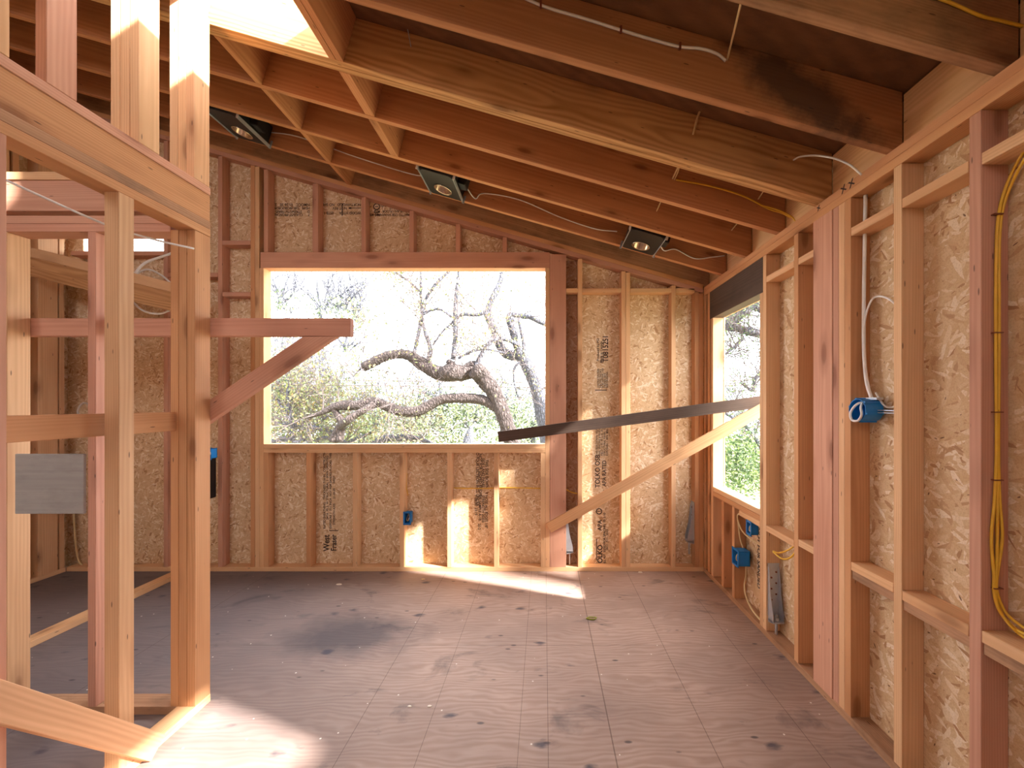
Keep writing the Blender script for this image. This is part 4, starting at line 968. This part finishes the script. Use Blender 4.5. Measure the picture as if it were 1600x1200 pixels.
far('distant fresh green crown poking above the jutting board', [(500, 480, 20, 9), (535, 480, 16, 8), (560, 500, 12, 8), (545, 545, 22, 10), (440, 470, 16, 8), (450, 540, 20, 14)], 20, 'leaf_far', 45, .08)
far('distant yellowish tree low behind the sweeping branch', [(560, 680, 50, 14), (650, 665, 50, 16), (740, 660, 50, 20), (700, 635, 50, 16)], 18, 'leaf_far', 420, .08)
far('distant green tree behind the right edge of the big window', [(830, 680, 30, 24), (800, 640, 30, 24)], 19, 'leaf_far', 320, .08)
far('distant green tree low behind the side window', [(1230, 740, 60, 36), (1170, 690, 60, 30)], 15, 'leaf_far', 260, .08)
for i, (y0, lab) in enumerate(((594, 'upper of the two thin power lines beyond the big window'), (602, 'lower of the two thin power lines beyond the big window'))):
    o = cable('power_line', [PX(250, y0-6+i*2, 14), PX(560, y0, 14), PX(900, y0+3, 14), PX(1400, y0-4, 14)], .02, M['twig'], n=6, seg=5); tag(o, lab, 'power line', 'power lines')

# ------------------------------------------------------------------ bits on the floor
def chip(lab, x, y, s, mat, cat='debris', name='wood_chip'):
    bm = bmesh.new(); n = 7; pts = [(s*rnd.uniform(.6, 1)*math.cos(2*math.pi*i/n), s*.55*rnd.uniform(.6, 1)*math.sin(2*math.pi*i/n)) for i in range(n)]
    lo = [bm.verts.new((a, b, 0)) for a, b in pts]; hi = [bm.verts.new((a*.8, b*.8, s*.16)) for a, b in pts]
    bm.faces.new(lo); bm.faces.new(hi[::-1])
    for i in range(n): bm.faces.new((lo[i], lo[(i+1) % n], hi[(i+1) % n], hi[i]))
    o = link(name, mesh_of(bm, name), M[mat], None, (x, y, .0005)); return tag(o, lab, cat)
fl = lambda px, py: ((px-850)*(F*EYE/(py-631))/F, F*EYE/(py-631))
chip('pale paper-like chip on the floor near the left part of the back wall', *fl(530, 913.5), .032, 'debris')
chip('tiny pale chip on the floor against the back plate below the paired studs', *fl(1000, 894.5), .026, 'debris')
chip('small curled scrap on the floor near the blue outlet box stud', *fl(661, 905.5), .024, 'cream')
chip('white dust blob on the floor in the middle distance', *fl(671, 1104), .018, 'debris'); chip('smaller white dust blob next to the first one', *fl(640, 1104), .014, 'debris')
bm = bmesh.new(); tube_bm(bm, smoothpts([(-.035, 0, .004), (-.015, .012, .008), (.015, .014, .006), (.034, .002, .010), (.020, -.012, .005), (-.010, -.010, .004), (-.028, -.004, .006)], 4), .0035, 6)
o = link('leaf_curl', mesh_of(bm, 'l', True), M['leafgreen'], None, (*fl(924, 967.5), 0)); tag(o, 'small curled green leaf alone on the floor', 'leaf')

# tree beside the building whose branches dapple the low sun in the side window
sh = empty('side_tree', (5.6, 1.5, -3.2)); tag(sh, 'leafy tree outside the right wall, out of view, dappling the sunlight', 'tree', 'trees outside')
bm = bmesh.new(); br = []
tube_bm(bm, smoothpts([(6.6, .6, -3.2), (6.4, .8, 0), (6.0, 1.2, 2.6), (5.4, 1.6, 4.0), (4.8, 2.0, 5.0)], 4), [.22-.008*i for i in range(17)], 10)
link('trunk', mesh_of(bm, 't', True), M['bark'], sh)
bm = bmesh.new(); tips = []
for a_ in ((5.7, 1.45, 3.4), (5.4, 1.6, 4.0), (6.0, 1.2, 2.9), (5.2, 1.7, 4.4), (5.6, -.6, 4.8), (5.3, -.9, 5.0), (5.9, -.7, 4.6)):
    for _ in range(5): twigs(bm, tips, a_, (rnd.uniform(-.7, .2), rnd.uniform(-.3, 1), rnd.uniform(-.7, .5)), 1.1, .022, 2)
tag(link('twigs', mesh_of(bm, 'tw'), M['twig'], sh), kind='stuff')
bm = bmesh.new(); leaves(bm, [t for t in tips if rnd.random() < (.5 if t.y > .6 else .2) and t.x > 3.5 and t.z < 6.5], 1, .09, .05); leafmesh('foliage', bm, 'leaf_green', sh)
